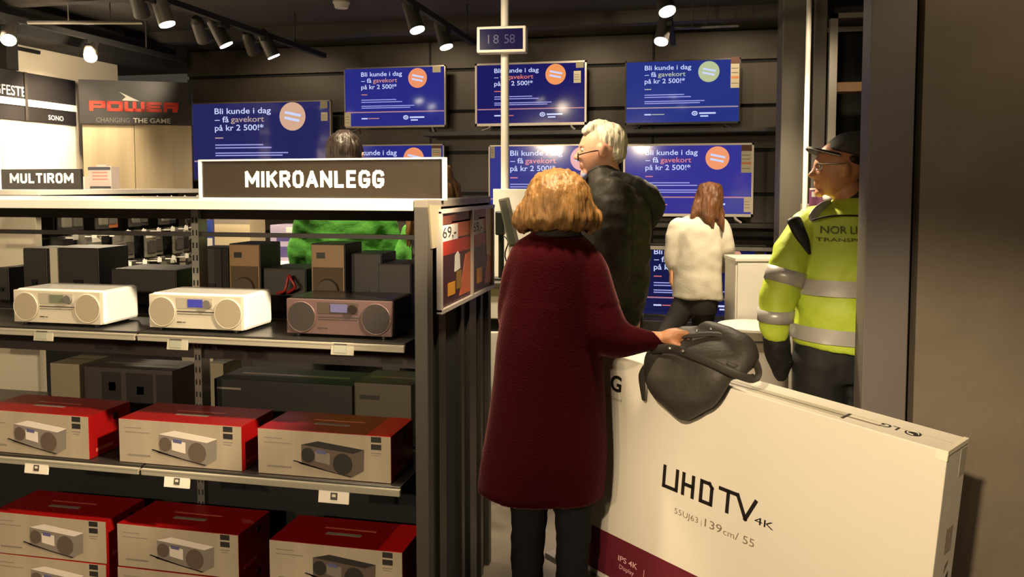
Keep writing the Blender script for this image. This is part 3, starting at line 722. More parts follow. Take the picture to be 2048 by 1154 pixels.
# red and silver stereo cartons
M_red = mat('carton_red', (0.56, 0.055, 0.06), 0.34); M_redl = mat('carton_bright_red', (0.80, 0.09, 0.07), 0.35); M_csil = mat('carton_silver', (0.73, 0.67, 0.58), 0.3, 0.25, vary=.1, vscale=2.2, stretch=(6, 1, .3))
M_cdk = mat('print_dark', (0.14, 0.12, 0.11), .5); M_cgr = mat('print_grey', (0.50, 0.46, 0.42), .5); M_cwh = mat('print_white', (0.85, 0.8, 0.75), .5); M_cbl = mat('print_blue', (0.35, 0.35, 0.5), .4); M_cbr = mat('print_brown', (0.36, 0.30, 0.26), .5)
M_tape = mat('clear_tape', (0.75, 0.35, 0.3), .2)
def carton(xa, w, z, kind, label, yo=0.0, rz=0.0, band=False):
    d, h = 0.225, 0.160
    y = GY0 + 0.012 + yo
    t = thing('stereo_carton', label, 'carton', (xa, y, z), rz, group='red and silver stereo cartons')
    Mx = WM[t.name].copy()
    MB_ = MB()
    MB_.b2((0, 0, 0), (w, d, h), 0, Mx, 0.0015)
    MB_.b2((0.001, -.0006, 0.001), (w - .001, .001, h - .001), 1, Mx)
    # top lettering, lighter end of the lid
    MB_.b2((w * .82, .001, h), (w, d - .001, h + .0005), 2, Mx)
    MB_.b2((w * .35, d * .38, h), (w * .62, d * .46, h + .0006), 4, Mx); MB_.b2((w * .3, d * .6, h), (w * .7, d * .64, h + .0006), 6, Mx)
    MB_.b2((w, d * .15, h * .12), (w + .0006, d * .55, h * .2), 6, Mx)
    def r(u0, v0, u1, v1, m, k=1): MB_.b2((u0 * w, -.0006 - .0004 * k, v0 * h), (u1 * w, 0, v1 * h), m, Mx)
    r(.05, .80, .19, .815, 4); r(.05, .70, .26, .715, 4); r(.07, .16, .26, .20, 4)
    r(.855, .86, .93, .98, 3); r(.855, .70, .93, .82, 3); r(.855, .62, .93, .64, 4); r(.86, .57, .92, .585, 4)
    # printed picture of the stereo with its remote
    body = 7 if kind == 'd' else 4
    pic = [(.335, .70), (.335, .30), (.72, .09), (.80, .22), (.80, .70), (.46, .80)]
    MB_.prism([(a * w, b * h) for a, b in [(.335, .70), (.335, .28), (.72, .08), (.725, .58)]], -.0012, 0, 4 if kind == 'w' else 7, Mx)
    MB_.prism([(a * w, b * h) for a, b in [(.335, .70), (.725, .58), (.805, .68), (.46, .80)]], -.0012, 0, 5 if kind == 'w' else 3, Mx)
    MB_.prism([(a * w, b * h) for a, b in [(.725, .58), (.72, .08), (.80, .22), (.805, .68)]], -.0012, 0, 4 if kind == 'w' else 7, Mx)
    MB_.prism([(a * w, b * h) for a, b in [(.44, .58), (.44, .36), (.55, .30), (.55, .55)]], -.0016, 0, 5 if kind == 'w' else 4, Mx)
    MB_.prism([(a * w, b * h) for a, b in [(.45, .62), (.45, .54), (.52, .52), (.52, .60)]], -.0020, 0, 8, Mx)
    for cu, cv, rr in ((.385, .48, .05), (.645, .34, .072)):
        MB_.prism([(cu * w + rr * w * math.cos(k / 24 * 2 * math.pi), cv * h + rr * w * 1.05 * math.sin(k / 24 * 2 * math.pi)) for k in range(24)], -.0020, 0, 7 if kind == 'w' else 3, Mx)
    MB_.prism([(a * w, b * h) for a, b in [(.27, .33), (.70, .06), (.72, .08), (.335, .27), (.35, .30), (.28, .35)]], -.0024, 0, 3, Mx)
    MB_.build('carton_body', [M_red, M_csil, M_redl if band else M_red, M_cdk, M_cgr, M_cwh, M_tape, M_cbr, M_cbl], t)
    MB().cyl((w, d * .62, h * .80), (w + .001, d * .62, h * .80), .014, n=20, M=Mx).build('seal', M_cdk, t)
    return t
def cx(px, py=900): return atY(px, py, GY0 + .012).x
W1 = cx(782) - cx(516)
carton(cx(182) - W1, W1, ZB, 'w', 'red and silver carton at the picture edge on the middle shelf', rz=R(-1.0))
carton(cx(239), W1, ZB, 'w', 'middle carton on the shelf right below the blue display stereo')
carton(cx(516), W1, ZB, 'd', 'carton printed with a dark stereo, beside the post on the middle shelf', band=True)
for k, (z, lev) in enumerate(((ZC, 'bottom'), (ZC + .162, 'upper'))):
    up = k == 1
    carton(cx(205) - W1, W1, z, 'w', ('carton on top of the low stack at the picture edge' if up else 'bottom carton of the low stack at the picture edge'), rz=R(0.6 * k))
    carton(cx(234, 1100), W1, z, 'w', ('top carton of the middle low stack' if up else 'bottom carton of the middle low stack'), yo=.004 * k)
    carton(cx(540, 1110), W1, z, 'd', ('top carton of the low stack beside the end post' if up else 'bottom carton of the low stack beside the end post'), yo=-.004 * k, band=up)

# goods on the far side of the unit, seen through it
def speaker(px0, px1, pyt, y, dep, label, front=None, base=ZA, rz=0.0, cat='speaker', name='bookshelf_speaker', body=None):
    a, b = atY(px0, pyt, y), atY(px1, pyt, y)
    w, h = b.x - a.x, a.z - base
    t = thing(name, label, cat, (a.x, y, base), rz)
    Mx = WM[t.name].copy()
    MB().b2((0, .002, .004), (w, dep, h), 0, Mx, .004).build('cabinet', body or mat('speaker_black', (0.14, 0.12, 0.105), .5), t)
    mb = MB().b2((.004, -.002, .008), (w - .004, .003, h - .005), 0, Mx, .001)
    if front is not None:
        mb.b2((.010, -.004, .012), (w - .010, 0, h * .68), 1, Mx); mb.b2((w * .18, -.004, h * .80), (w * .42, -.0015, h * .88), 2, Mx)
        mb.build('baffle', [front, mat('grille_cloth', (0.30, 0.235, 0.15), .8), M_black], t)
        MB().cyl((w * .5, -.012, h * .36), (w * .5, -.003, h * .36), w * .30, w * .34, n=24, M=Mx).build('cone', mat('cone_dark', (0.24, .19, .13), .6), t)
    else:
        mb.build('rear_plate', mat('speaker_back', (0.15, 0.13, 0.11), .55), t)
        MB().b2((w * .38, -.006, h * .3), (w * .62, -.001, h * .42), 0, Mx).cyl((w * .44, -.012, h * .36), (w * .44, -.004, h * .36), .006, n=10, M=Mx).cyl((w * .56, -.012, h * .36), (w * .56, -.004, h * .36), .006, n=10, M=Mx).build('terminal', M_black, t)
    for u in (.12, .88):
        MB().b2((w * u - .008, .01, 0), (w * u + .008, dep - .01, .005), 0, Mx).build('foot', M_black, t)
M_gold = mat('tan_baffle', (0.52, 0.40, 0.26), .45)
speaker(457, 520, 487, 3.02, .17, 'tan fronted bookshelf speaker with a dark badge, nearer the slotted upright', M_gold)
speaker(621, 690, 487, 3.00, .17, 'tan fronted bookshelf speaker in front of the green shirt', M_gold)
speaker(390, 455, 495, 3.10, .15, 'black speaker just beside the slotted upright')
speaker(698, 764, 506, 3.06, .16, 'black speaker back between tan speaker and end post')
speaker(756, 822, 527, 3.02, .20, 'low black speaker back closest to the end post')
speaker(526, 612, 536, 3.04, .20, 'black subwoofer box with red cable between the two tan speakers')
speaker(45, 92, 496, 3.12, .16, 'black speaker with pale top beside the white packaging')
speaker(116, 196, 495, 3.14, .20, 'wide black speaker between pale carton and hanging packs')
speaker(222, 352, 537, 3.10, .22, 'broad black amplifier shaped speaker box behind the white stereos')
speaker(-8, 16, 535, 3.10, .16, 'small black speaker at the picture edge behind the shelf')
a = atY(93, 495, 3.14)
o = MB().b2((a.x, 3.14, ZA), (atY(114, 495, 3.14).x, 3.33, a.z), 0, None, .003).build('pale_carton', M_cream); tag(o, 'narrow cream carton standing between two black speakers', 'carton')
mb = MB().tube([atY(575, 585, 3.015), atY(590, 575, 3.0), atY(583, 560, 3.0), atY(577, 552, 3.01), atY(570, 580, 2.995), atY(555, 586, 3.01)], .006, n=8)
o = mb.build('speaker_cable', mat('cable_red', (0.55, 0.12, 0.1), .45)); tag(o, 'loop of red speaker cable on the black subwoofer box', 'cable')
# lower bay behind the red cartons
def pbox(name, px0, px1, pyt, y, dep, base, m, label, extra=None, cat='box', rz=0.0):
    a, b = atY(px0, pyt, y), atY(px1, pyt, y); w, h = b.x - a.x, a.z - base
    t = thing(name, label, cat, (a.x, y, base), rz); Mx = WM[t.name].copy()
    mats = [m] + (extra[0] if extra else [])
    mb = MB().b2((0, 0, 0), (w, dep, h), 0, Mx, .002)
    if extra:
        for (u0, v0, u1, v1, mi) in extra[1]: mb.b2((u0 * w, -.001, v0 * h), (u1 * w, 0, v1 * h), mi, Mx)
    mb.build('box_body', mats, t)
    MB().b2((w * .1, dep * .45, h), (w * .9, dep * .55, h + .0008), 0, Mx).build('tape', mat('tape_brown', (.4, .33, .24), .3), t)
    return t
M_carton = mat('dark_carton', (0.10, 0.09, 0.085), .55); M_cartg = mat('grey_carton', (0.30, 0.265, 0.21), .6); M_pale = mat('pale_box', (0.55, 0.50, 0.41), .6)  # pale box colour darkened, standing in for the shade of this bay
pbox('product_box', 428, 704, 757, 3.03, .24, ZB, M_carton, 'long dark product box behind the red cartons', ([M_cdk, M_cgr], [(.02, .80, .2, .84, 2), (.68, .3, .86, .62, 1)]))
pbox('product_box', 708, 822, 765, 3.05, .24, ZB, M_cartg, 'grey brown product box beside the end post on the back shelf', ([M_cdk], [(.1, .70, .45, .78, 1), (.2, .0, .6, .25, 1)]))
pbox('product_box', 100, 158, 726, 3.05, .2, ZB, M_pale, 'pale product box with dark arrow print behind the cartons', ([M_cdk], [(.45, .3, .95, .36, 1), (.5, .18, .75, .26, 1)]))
pbox('product_box', 168, 344, 733, 3.07, .2, ZB, mat('box_photo', (0.25, 0.21, 0.195), .5), 'product box printed with three dark speakers', ([M_cdk, M_cgr], [(.2, .3, .42, .92, 1), (.48, .3, .78, .92, 1), (.82, .28, 1., .92, 1), (.28, .55, .36, .72, 2), (.6, .5, .68, .66, 2)]))
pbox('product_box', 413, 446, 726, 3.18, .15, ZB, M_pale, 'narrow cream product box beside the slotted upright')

# ------------------------------------------------------------------ hook rack behind the unit
HX = -3.2
t = thing('hook_rack', 'hook rack with white top and cream end holding packaged cables', 'display rack', (HX - .3, 4.25, 0))
MB().b2((HX - .62, 3.52, 0), (HX - .02, 3.56, 1.60)).build('end_panel', M_cream, t, label='cream end panel')
MB().b2((HX - .62, 5.02, 0), (HX - .02, 5.05, 1.60)).build('end_panel', M_cream, t)
MB().b2((HX - .32, 3.56, 0.1), (HX - .24, 5.02, 1.60)).build('back_panel', M_blackm, t)
MB().b2((HX - .62, 3.50, 1.60), (HX + .02, 5.07, 1.625)).build('top_board', M_wlam, t)
MB().b2((HX - .62, 3.52, 0), (HX + .02, 5.05, .14)).build('base', M_blackm, t)
rows = ((1.555, 10), (1.365, 10), (1.185, 10))
M_pk = [mat('pack_dark', (0.17, 0.16, 0.15), .35), mat('pack_grey', (0.36, 0.35, 0.31), .3), mat('pack_white', (0.78, 0.76, 0.72), .35), mat('pack_blue', (0.18, 0.25, 0.55), .35), mat('pack_orange', (.62, .36, .18), .4)]
pk0 = None
names_row = ('top', 'middle', 'lowest')
for ri, (z, n) in enumerate(rows):
    for k in range(n):
        y = 3.72 + 1.24 * k / (n - 1)
        MB().cyl((HX - .24, y, z), (HX + .035, y, z + .006), .004, n=8).cyl((HX + .035, y, z + .006), (HX + .04, y, z + .03), .004, n=8).box((HX + .043, y, z + .012), (.004, .034, .026)).build('hook', M_white, t)
        kind = (ri * 3 + k * 2) % 2
        if k >= n - 1: kind = 2
        if ri == 0 and k == 3: kind = 4
        x = HX - .02 - .05 * ((k + ri) % 2)
        lab = ('%s hanging pack on the %s row of the hook rack' % (('dark', 'grey', 'white and blue', 'blue', 'orange')[kind], names_row[ri]))
        p = thing('hanging_pack', lab, 'packaged cable', (x, y, z + .004), group='packs hanging on the %s row of hooks%s' % (names_row[ri], {2: ', white', 4: ', orange'}.get(kind, ', dark' if kind == 0 else ', grey')))
        Mx = WM[p.name].copy()
        MB().b2((-.006, -.052, -.155), (.006, .052, .012), 0, Mx, .003).build('pack_card', M_pk[kind], p)
        MB().box((.010, 0, -.095), (.018, .07, .08), 0, Mx, .008).b2((.0062, -.045, -.038), (.008, .045, -.012), 1, Mx).build('blister', [M_pk[(kind + 1) % 2] if kind not in (2,) else M_pk[3], M_pk[2] if (k + ri) % 3 == 0 else M_pk[1]], p)
# sign, tin and small pack on top of that rack
a, b = atY(3, 378, 4.0), atY(162, 378, 4.0)
t = thing('rack_sign', 'dark sign with white MULTIROM lettering on the hook rack top', 'sign', (a.x, 4.0, 1.625), 0)
hh = atY(80, 338, 4.0).z - 1.625
MB().b2((a.x, 4.0, 1.625), (b.x, 4.02, 1.625 + hh), 0, None, .002).build('sign_board', M_hdr, t)
lt = MB(); heavy_text(lt, 'MULTIROM', Matrix.Translation((atY(20, 360, 4).x, 3.9995, 1.625 + hh * .30)), atY(147, 360, 4).x - atY(20, 360, 4).x, hh * .5)
lt.build('lettering', mat('lit_lettering', (.95, .93, .9), .4, emit=(1, .97, .9), es=.5), t)
a, b = atY(176, 375, 4.55), atY(223, 375, 4.55)
t = thing('speaker_box', 'small box with dark bands and white print beside the MULTIROM sign', 'box', (a.x, 4.55, 1.625))
h = atY(200, 333, 4.55).z - 1.625; w = b.x - a.x; Mx = Matrix.Translation((a.x, 4.55, 1.625))
mb = MB().b2((0, 0, 0), (w, .08, h), 0, Mx, .003).b2((.004, -.001, h * .84), (w - .004, 0, h * .98), 1, Mx).b2((.004, -.001, .004), (w - .004, 0, h * .12), 1, Mx)
for q in (.7, .55, .4): mb.b2((w * .2, -.001, h * q), (w * .85, 0, h * (q + .06)), 2, Mx)
mb.build('box_body', [mat('box_pale', (.82, .76, .74), .4), mat('band_navy', (.16, .19, .25), .4), mat('print_red', (.75, .5, .48), .4)], t)
MB().b2((w * .3, .02, h), (w * .7, .06, h + .012), 0, Mx).build('hang_tab', M_white, t)
a = atY(160, 372, 4.3)
o = MB().b2((a.x, 4.3, 1.625), (a.x + .03, 4.35, 1.70), 0, None, .004).b2((a.x + .002, 4.299, 1.63), (a.x + .016, 4.30, 1.69), 1).build('small_pack', [M_white, mat('orange_print', (.85, .42, .2), .4)]); tag(o, 'small white and orange pack at the end of the MULTIROM sign', 'box')

# display stand with boxes further back
ZS = 1.16
t = thing('display_stand', 'low white display stand carrying boxes behind the shelving unit', 'display stand', (-2.4, 4.9, 0))
MB().b2((-2.75, 4.75, 0.06), (-1.55, 5.15, ZS - .03), 0, None, .004).build('stand_body', mat('stand_dark', (.2, .19, .18), .5), t)
MB().b2((-2.78, 4.72, ZS - .03), (-1.52, 5.18, ZS), 0, None, .003).build('stand_top', M_wlam, t)
MB().b2((-2.72, 4.80, 0), (-1.58, 5.1, .06)).build('stand_plinth', M_blackm, t)
pbox('product_box', 428, 499, 436, 4.86, .2, ZS, mat('box_cream', (.72, .66, .54), .5), 'cream product box on the display stand beside the slotted upright', ([M_cgr], [(.0, .86, 1, .99, 1)]))
pbox('product_box', 400, 424, 440, 4.84, .15, ZS, M_pk[3], 'blue and white product box beside the cream one', ([M_pk[2]], [(.3, .05, 1, .55, 1)]))
pbox('product_box', 540, 604, 450, 4.88, .2, ZS, mat('box_violet', (.60, .56, .66), .4), 'white and violet product box just left of the green shirt', ([mat('violet_print', (.28, .24, .45), .4), M_pk[2]], [(.2, .55, .9, .75, 1), (.1, .1, .6, .4, 1), (.5, .8, .95, .95, 2)]))

# ------------------------------------------------------------------ counter, display plinths on the far right, poster
def rbox(name, label, cat, px0, px1, pyt, pyb, hd, dep, parts):
    pass
cA = atH(966, 570, 4.4); cB = atH(1075, 570, 4.4)
t = thing('checkout_counter', 'white checkout counter with a dark band behind the woman in burgundy', 'counter', (cA.x, cA.y, 0), YAW)
Mx = WM[t.name].copy()
wC = (cB - cA).length; zc = 1.13
MB().b2((0, 0, .10), (wC, .5, .86), 0, Mx, .006).build('counter_base', M_wlam, t)
MB().b2((.01, .02, .86), (wC - .01, .48, .93), 0, Mx).build('counter_band', M_black, t)
MB().b2((0, 0, .93), (wC, .5, zc - .03), 0, Mx, .006).build('counter_front', M_wlam, t)
MB().b2((-.02, -.03, zc - .03), (wC + .02, .52, zc), 0, Mx, .004).build('counter_top', mat('counter_grey', (.3, .28, .26), .3), t)
MB().b2((.03, .04, 0), (wC - .03, .46, .1), 0, Mx).build('toe_kick', M_blackm, t)
# white notice board behind, card terminal on a post, papers
p = atH(1022, 440, 4.62)
t = thing('notice_board', 'white board standing on the counter behind the grey screen', 'board', (p.x, p.y, zc), YAW)
Mx = WM[t.name].copy(); h = atH(1022, 378, 4.62).z - zc
MB().b2((-.10, 0, .0), (.11, .02, h), 0, Mx, .003).build('board_face', M_white, t); MB().b2((-.08, .02, 0), (.09, .08, .02), 0, Mx).build('board_foot', M_white, t)
p0, p1 = atH(1006, 396, 4.30), atH(1030, 492, 4.30)
t = thing('counter_screen', 'grey slab shaped screen seen from its side, tilted over the counter', 'screen', (p1.x, p1.y, zc), YAW)
ax = (p0 - p1); L_ = ax.length
Mx = plane_M((p0 + p1) / 2, V_R + Vector((0, 0, .22)), ax)
MB().box((0, .0, 0), (.058, .03, L_), 0, Mx, .008).build('screen_housing', mat('screen_grey', (.42, .40, .36), .4), t)
MB().box((-.006, -.0155, 0), (.03, .004, L_ * .9), 0, Mx, .001).build('screen_glass', mat('screen_glass', (.33, .33, .30), .2), t)
pb = Vector((p1.x + .02, p1.y + .20, zc))
MB().tube([p1 + Vector((0, .02, .03)), p1 + Vector((.01, .10, -.01)), pb + Vector((0, 0, .1)), pb], .013, n=10).box(pb + Vector((0, 0, .006)), (.12, .12, .012), 0, None, .003).build('screen_arm', M_black, t)
p = atH(994, 440, 4.42)
t = thing('card_terminal', 'black card terminal post with wires beside the grey screen', 'card terminal', (p.x, p.y + .1, zc), YAW)
MB().cyl((p.x, p.y + .1, zc), (p.x, p.y + .1, p.z), .016, n=14).box((p.x, p.y + .1, zc + .006), (.1, .1, .012), 0, None, .003).build('terminal_post', M_black, t)
MB().box((p.x, p.y + .08, p.z - .02), (.05, .05, .13), 0, None, .008).build('terminal_body', M_black, t)
MB().tube([(p.x + .01, p.y + .07, p.z - .08), (p.x + .05, p.y + .05, p.z - .12), (p.x + .03, p.y + .06, p.z - .2), (p.x + .07, p.y + .08, zc + .01)], .004, n=6).build('wire', M_black, t)
p = atH(993, 410, 4.4)
o = MB().box((p.x, p.y + .2, zc + (p.z - zc) / 2 + .005), (.045, .004, p.z - zc), 0, Matrix.Identity(4)).build('paper_sheet', M_white); tag(o, 'upright white paper sheet at the end of the counter', 'paper')

# round white pedestal and the white cabinet behind it
pA, pB = atH(1437, 650, 4.5), atH(1577, 650, 4.5); pc_ = (pA + pB) / 2; rr = (pB - pA).length / 2
ztp_ = atH(1500, 652, 4.5).z
t = thing('round_pedestal', 'round white pedestal with grey band behind the TV carton', 'pedestal', (pc_.x, pc_.y + rr * .2, 0))
MB().cyl((pc_.x, pc_.y + .04, .02), (pc_.x, pc_.y + .04, ztp_ - .115), rr, n=48).build('pedestal_body', mat('pedestal_white', (.80, .75, .72), .45), t)
MB().cyl((pc_.x, pc_.y + .04, ztp_ - .115), (pc_.x, pc_.y + .04, ztp_ - .012), rr * 1.01, n=48).cyl((pc_.x, pc_.y + .04, ztp_ - .065), (pc_.x, pc_.y + .04, ztp_ - .055), rr * 1.018, n=48, m=1).build('grey_band', [mat('band_grey', (.55, .51, .45), .35, .2), M_dark], t)
MB().cyl((pc_.x, pc_.y + .04, ztp_ - .012), (pc_.x, pc_.y + .04, ztp_), rr * 1.0, n=48).build('pedestal_top', M_wlam, t)
MB().cyl((pc_.x, pc_.y + .04, 0), (pc_.x, pc_.y + .04, .02), rr * .9, n=48).build('pedestal_foot', M_blackm, t)
qa, qb = atH(1470, 600, 4.79), atH(1588, 600, 4.79)
t = thing('white_cabinet', 'plain white cabinet in front of the lowest television', 'cabinet', (qa.x, qa.y, 0), YAW)
Mx = WM[t.name].copy(); wq = (qb - qa).length; zq = atH(1500, 516, 4.79).z
MB().b2((0, 0, .06), (wq, .24, zq - .02), 0, Mx, .004).build('cabinet_body', M_wlam, t)
MB().b2((-.006, -.012, zq - .02), (wq + .006, .25, zq), 0, Mx, .003).build('cabinet_top', M_wlam, t)
MB().b2((.01, -.012, .08), (wq - .01, -.001, zq - .03), 0, Mx, .002).build('cabinet_door', M_wlam, t)
MB().b2((.02, .03, 0), (wq - .02, .21, .06), 0, Mx).build('cabinet_plinth', M_blackm, t)
a, b = atH(1619, 412, 4.95), atH(1645, 376, 4.95)
t = thing('counter_card', 'purple card on a pale stand beside the security style cap wearer', 'card', (a.x, a.y, 0), YAW)
t['label'] = 'purple card on a pale stand beside the thin white pole'
Mx = WM[t.name].copy(); w = (Vector((b.x, b.y, 0)) - Vector((a.x, a.y, 0))).length
MB().b2((0, 0, a.z), (w, .012, b.z), 0, Mx).b2((w * .15, -.001, a.z + (b.z - a.z) * .5), (w * .45, 0, a.z + (b.z - a.z) * .8), 1, Mx).b2((0, -.001, b.z - .012), (w, 0, b.z), 1, Mx).build('card_face', [mat('card_purple', (.48, .28, .42), .5), M_white], t)
MB().b2((-.02, .014, 0), (w + .16, .1, a.z + .012), 0, Mx, .003).build('card_stand', mat('stand_cream', (.6, .56, .48), .5), t)
o = t
p = atH(1650, 402, 4.93)
o = MB().ell((p.x, p.y + .06, p.z + .02), (.045, .03, .026)).build('paper_roll', M_white); tag(o, 'white paper roll lying beside the purple card', 'paper roll')

# ------------------------------------------------------------------ big television carton on a trolley
BL, BH, BD = 1.36, 0.86, 0.165
BT = Vector((0.670, 2.355, 0.941))                     # front upper corner nearest the camera
BR = (Matrix.Rotation(R(-33.5), 4, 'Z') @ Matrix.Rotation(R(4.7), 4, 'Y') @ Matrix.Rotation(R(0.4), 4, 'X'))
BM = Matrix.Translation(BT) @ BR                       # local: x to the left negative, y away, z up (0 at the top)
t = thing('tv_carton', 'big cream UHD TV carton with burgundy lower band standing on its long edge', 'carton', BM @ Vector((-BL / 2, BD / 2, -BH)))
M_card = mat('cream_cardboard', (0.80, 0.765, 0.70), 0.6, bump=.04, bscale=18, vary=.02, vscale=2)
M_bur = mat('burgundy_print', (0.36, 0.10, 0.14), 0.45)
M_blk = mat('black_print', (0.09, 0.065, 0.055), .5); M_gpr = mat('grey_print', (0.45, .40, .34), .5); M_pink = mat('pale_print', (.80, .62, .62), .5)
mb = MB()
nx, nz = 40, 4
bm = bmesh.new(); bmesh.ops.create_cube(bm, size=1)
for v in bm.verts: v.co = Vector(((v.co.x - .5) * BL, (v.co.y + .5) * BD, (v.co.z - .5) * BH))
bmesh.ops.bevel(bm, geom=list(bm.edges), offset=.003, segments=2, profile=.5, affect='EDGES')
mb.addbm(bm, 0, BM)
zb = -BH + .187
mb.b2((-BL + .004, -.0006, -BH + .022), (-.004, .001, zb), 1, BM)
def G(x, z, sx=1): return BM @ Matrix.Translation((x, -.0006, z))
def pxl(px, py, off=0.0):                              # pixel to carton coordinates on its front, off metres in front of it
    n = (BR @ Vector((0, 1, 0, 0))).to_3d()
    return BM.inverted() @ onplane(px, py, BT - n * off, n)
# UHD TV, drawn with strokes
a, b = pxl(1328, 975), pxl(1506, 1040); zU0 = (a.z + b.z) / 2
c = pxl(1333, 938); hU = c.z - a.z
def stroke(pts, r=.0064): 
    for p_, q_ in zip(pts[:-1], pts[1:]):
        d = Vector((q_[0] - p_[0], 0, q_[1] - p_[1])); L_ = d.length; d.normalize(); nrm = Vector((-d.z, 0, d.x)) * r
        A_ = Vector((p_[0], -.0007, p_[1])) - d * r; B_ = Vector((q_[0], -.0007, q_[1])) + d * r
        mb.add([A_ + nrm, B_ + nrm, B_ - nrm, A_ - nrm, A_ + nrm + Vector((0, .001, 0)), B_ + nrm + Vector((0, .001, 0)), B_ - nrm + Vector((0, .001, 0)), A_ - nrm + Vector((0, .001, 0))],
               [(0, 1, 2, 3), (0, 4, 5, 1), (1, 5, 6, 2), (2, 6, 7, 3), (3, 7, 4, 0)], 2, False, BM)
X = lambda px, py: pxl(px, py).x
uL, uR = X(1328, 960), X(1352, 985); zt, zl = zU0 + hU, zU0
hL, hR = X(1366, 975), X(1385, 985)
dL, dR = X(1402, 985), X(1422, 1000)
tL, tR = X(1440, 990), X(1472, 1005); vL, vM, vR = X(1474, 1010), X(1490, 1040), X(1511, 1010)
stroke([(uL, zt), (uL, zl), (uR, zl), (uR, zt)]); stroke([(hL, zt), (hL, zl)]); stroke([(hR, zt), (hR, zl)]); stroke([(hL, (zt + zl) / 2), (hR, (zt + zl) / 2)])
stroke([(dL, zl), (dL, zt), (dR - .01, zt), (dR, zt - .012), (dR, zl), (dL, zl)])
stroke([(tL, zt), (tR, zt)]); stroke([((tL + tR) / 2, zt), ((tL + tR) / 2, zl)]); stroke([(vL, zt), (vM, zl), (vR, zt)])
a = pxl(1508, 1050); b = pxl(1547, 1065)
mb.text('4K', G(a.x, zl), width=b.x - a.x, height=hU * .50, m=2)
a = pxl(1349, 1022); b = pxl(1396, 1045); zt2 = pxl(1460, 1072).z
mb.text('55UJ63', G(a.x, zt2 - .004), width=b.x - a.x, height=hU * .42, m=3, bold=-.004)
mb.text('|', G(X(1402, 1050), zt2 - .004), height=hU * .30, m=3)
a, b = X(1409, 1055), X(1443, 1068); mb.text('139', G(a, zt2 - .004), width=b - a, height=hU * .58, m=3)
a, b = X(1446, 1070), X(1468, 1080); mb.text('cm', G(a, zt2 - .004), width=b - a, height=hU * .46, m=3, bold=-.006)
a, b = X(1470, 1080), X(1508, 1095); mb.text('/ 55', G(a, zt2 - .004), width=b - a, height=hU * .56, m=3)
# LG wordmark, only its second letter shows
a, b = X(1221, 770), X(1243, 775); zg = pxl(1232, 782).z; hg = pxl(1232, 750).z - zg
mb.text('G', G(a, zg), width=b - a, height=hg * 1.38, m=2, bold=.03); mb.text('L', G(a - .062, zg), width=.03, height=hg * 1.38, m=2, bold=.03)
mb.text("Life's Good", G(a - .045, zg - .035), width=b - a + .05, height=.018, m=3)
a, b = X(1237, 1112), X(1275, 1132); mb.text('IPS 4K', G(a, pxl(1250, 1127).z), width=b - a, height=.030, m=4, bold=.01)
a, b = X(1239, 1130), X(1268, 1146); mb.text('Display', G(a, pxl(1255, 1145).z), width=b - a, height=.024, m=4)
mb.b2((X(1288, 1140), -.0012, pxl(1288, 1154).z - .02), (X(1288, 1140) + .002, 0, pxl(1288, 1140).z), 4, BM)
# top flap: grey strip, tape line, upside-down maker mark
mb.b2((-1.0, BD * .30, 0), (-.20, BD * .36, .0006), 3, BM); 
mb.b2((-.62, BD * .18, 0), (-.30, BD * .50, .0005), 5, BM)
mb.b2((-.305, BD * .15, 0), (-.296, BD * .52, .0008), 2, BM)
mb.b2((-.80, BD * .2, 0), (-.792, BD * .42, .0008), 2, BM)
mb.b2((-BL, BD * .49, 0), (0, BD * .51, .0006), 5, BM)
TM = BM @ Matrix.Translation((-.155, BD * .52, .0003)) @ Matrix.Rotation(math.pi, 4, 'Z') @ Matrix.Rotation(R(-90), 4, 'X')
mb.text('LG', TM, height=.045, m=2, bold=.015)
mb.cyl((-.115, BD * .42, 0), (-.115, BD * .42, .0012), .022, n=28, m=2, M=BM)
mb.tube([(-.115 + .015 * math.cos(q / 16 * 1.6 * math.pi), BD * .42 + .015 * math.sin(q / 16 * 1.6 * math.pi), .0014) for q in range(17)], .0018, n=6, m=0, M=BM, sub=0)
# side prints: barcode, tip symbol, arrow, label
for k in range(9):
    mb.b2((0, BD * .42 + k * .006, -.315), (.0008, BD * .42 + k * .006 + (.003 if k % 3 else .0042), -.24), 3, BM)
mb.b2((0, BD * .68, -.10), (.0006, BD * .96, -.02), 5, BM)
mb.prism([(BD * .40, -.45), (BD * .75, -.41), (BD * .76, -.38), (BD * .42, -.415)], -.0008, 0, 2, BM @ Matrix.Rotation(R(90), 4, 'Z'))
mb.prism([(BD * .5, -.375), (BD * .68, -.355), (BD * .66, -.34), (BD * .52, -.355)], -.0008, 0, 3, BM @ Matrix.Rotation(R(90), 4, 'Z'))
mb.prism([(BD * .42, -.51), (BD * .56, -.485), (BD * .58, -.47), (BD * .44, -.50)], -.0008, 0, 2, BM @ Matrix.Rotation(R(90), 4, 'Z'))
mb.build('carton_body', [M_card, M_bur, M_blk, M_gpr, M_pink, mat('strip_grey', (.66, .63, .55), .5)], t)
MB().b2((-.03, -.0012, -.028), (.0012, .012, .001), 0, BM, .0008).b2((-.012, .0, -.012), (.0016, BD, .0012), 0, BM).build('corner_tape', mat('corner_tape', (.86, .82, .73), .3), t)
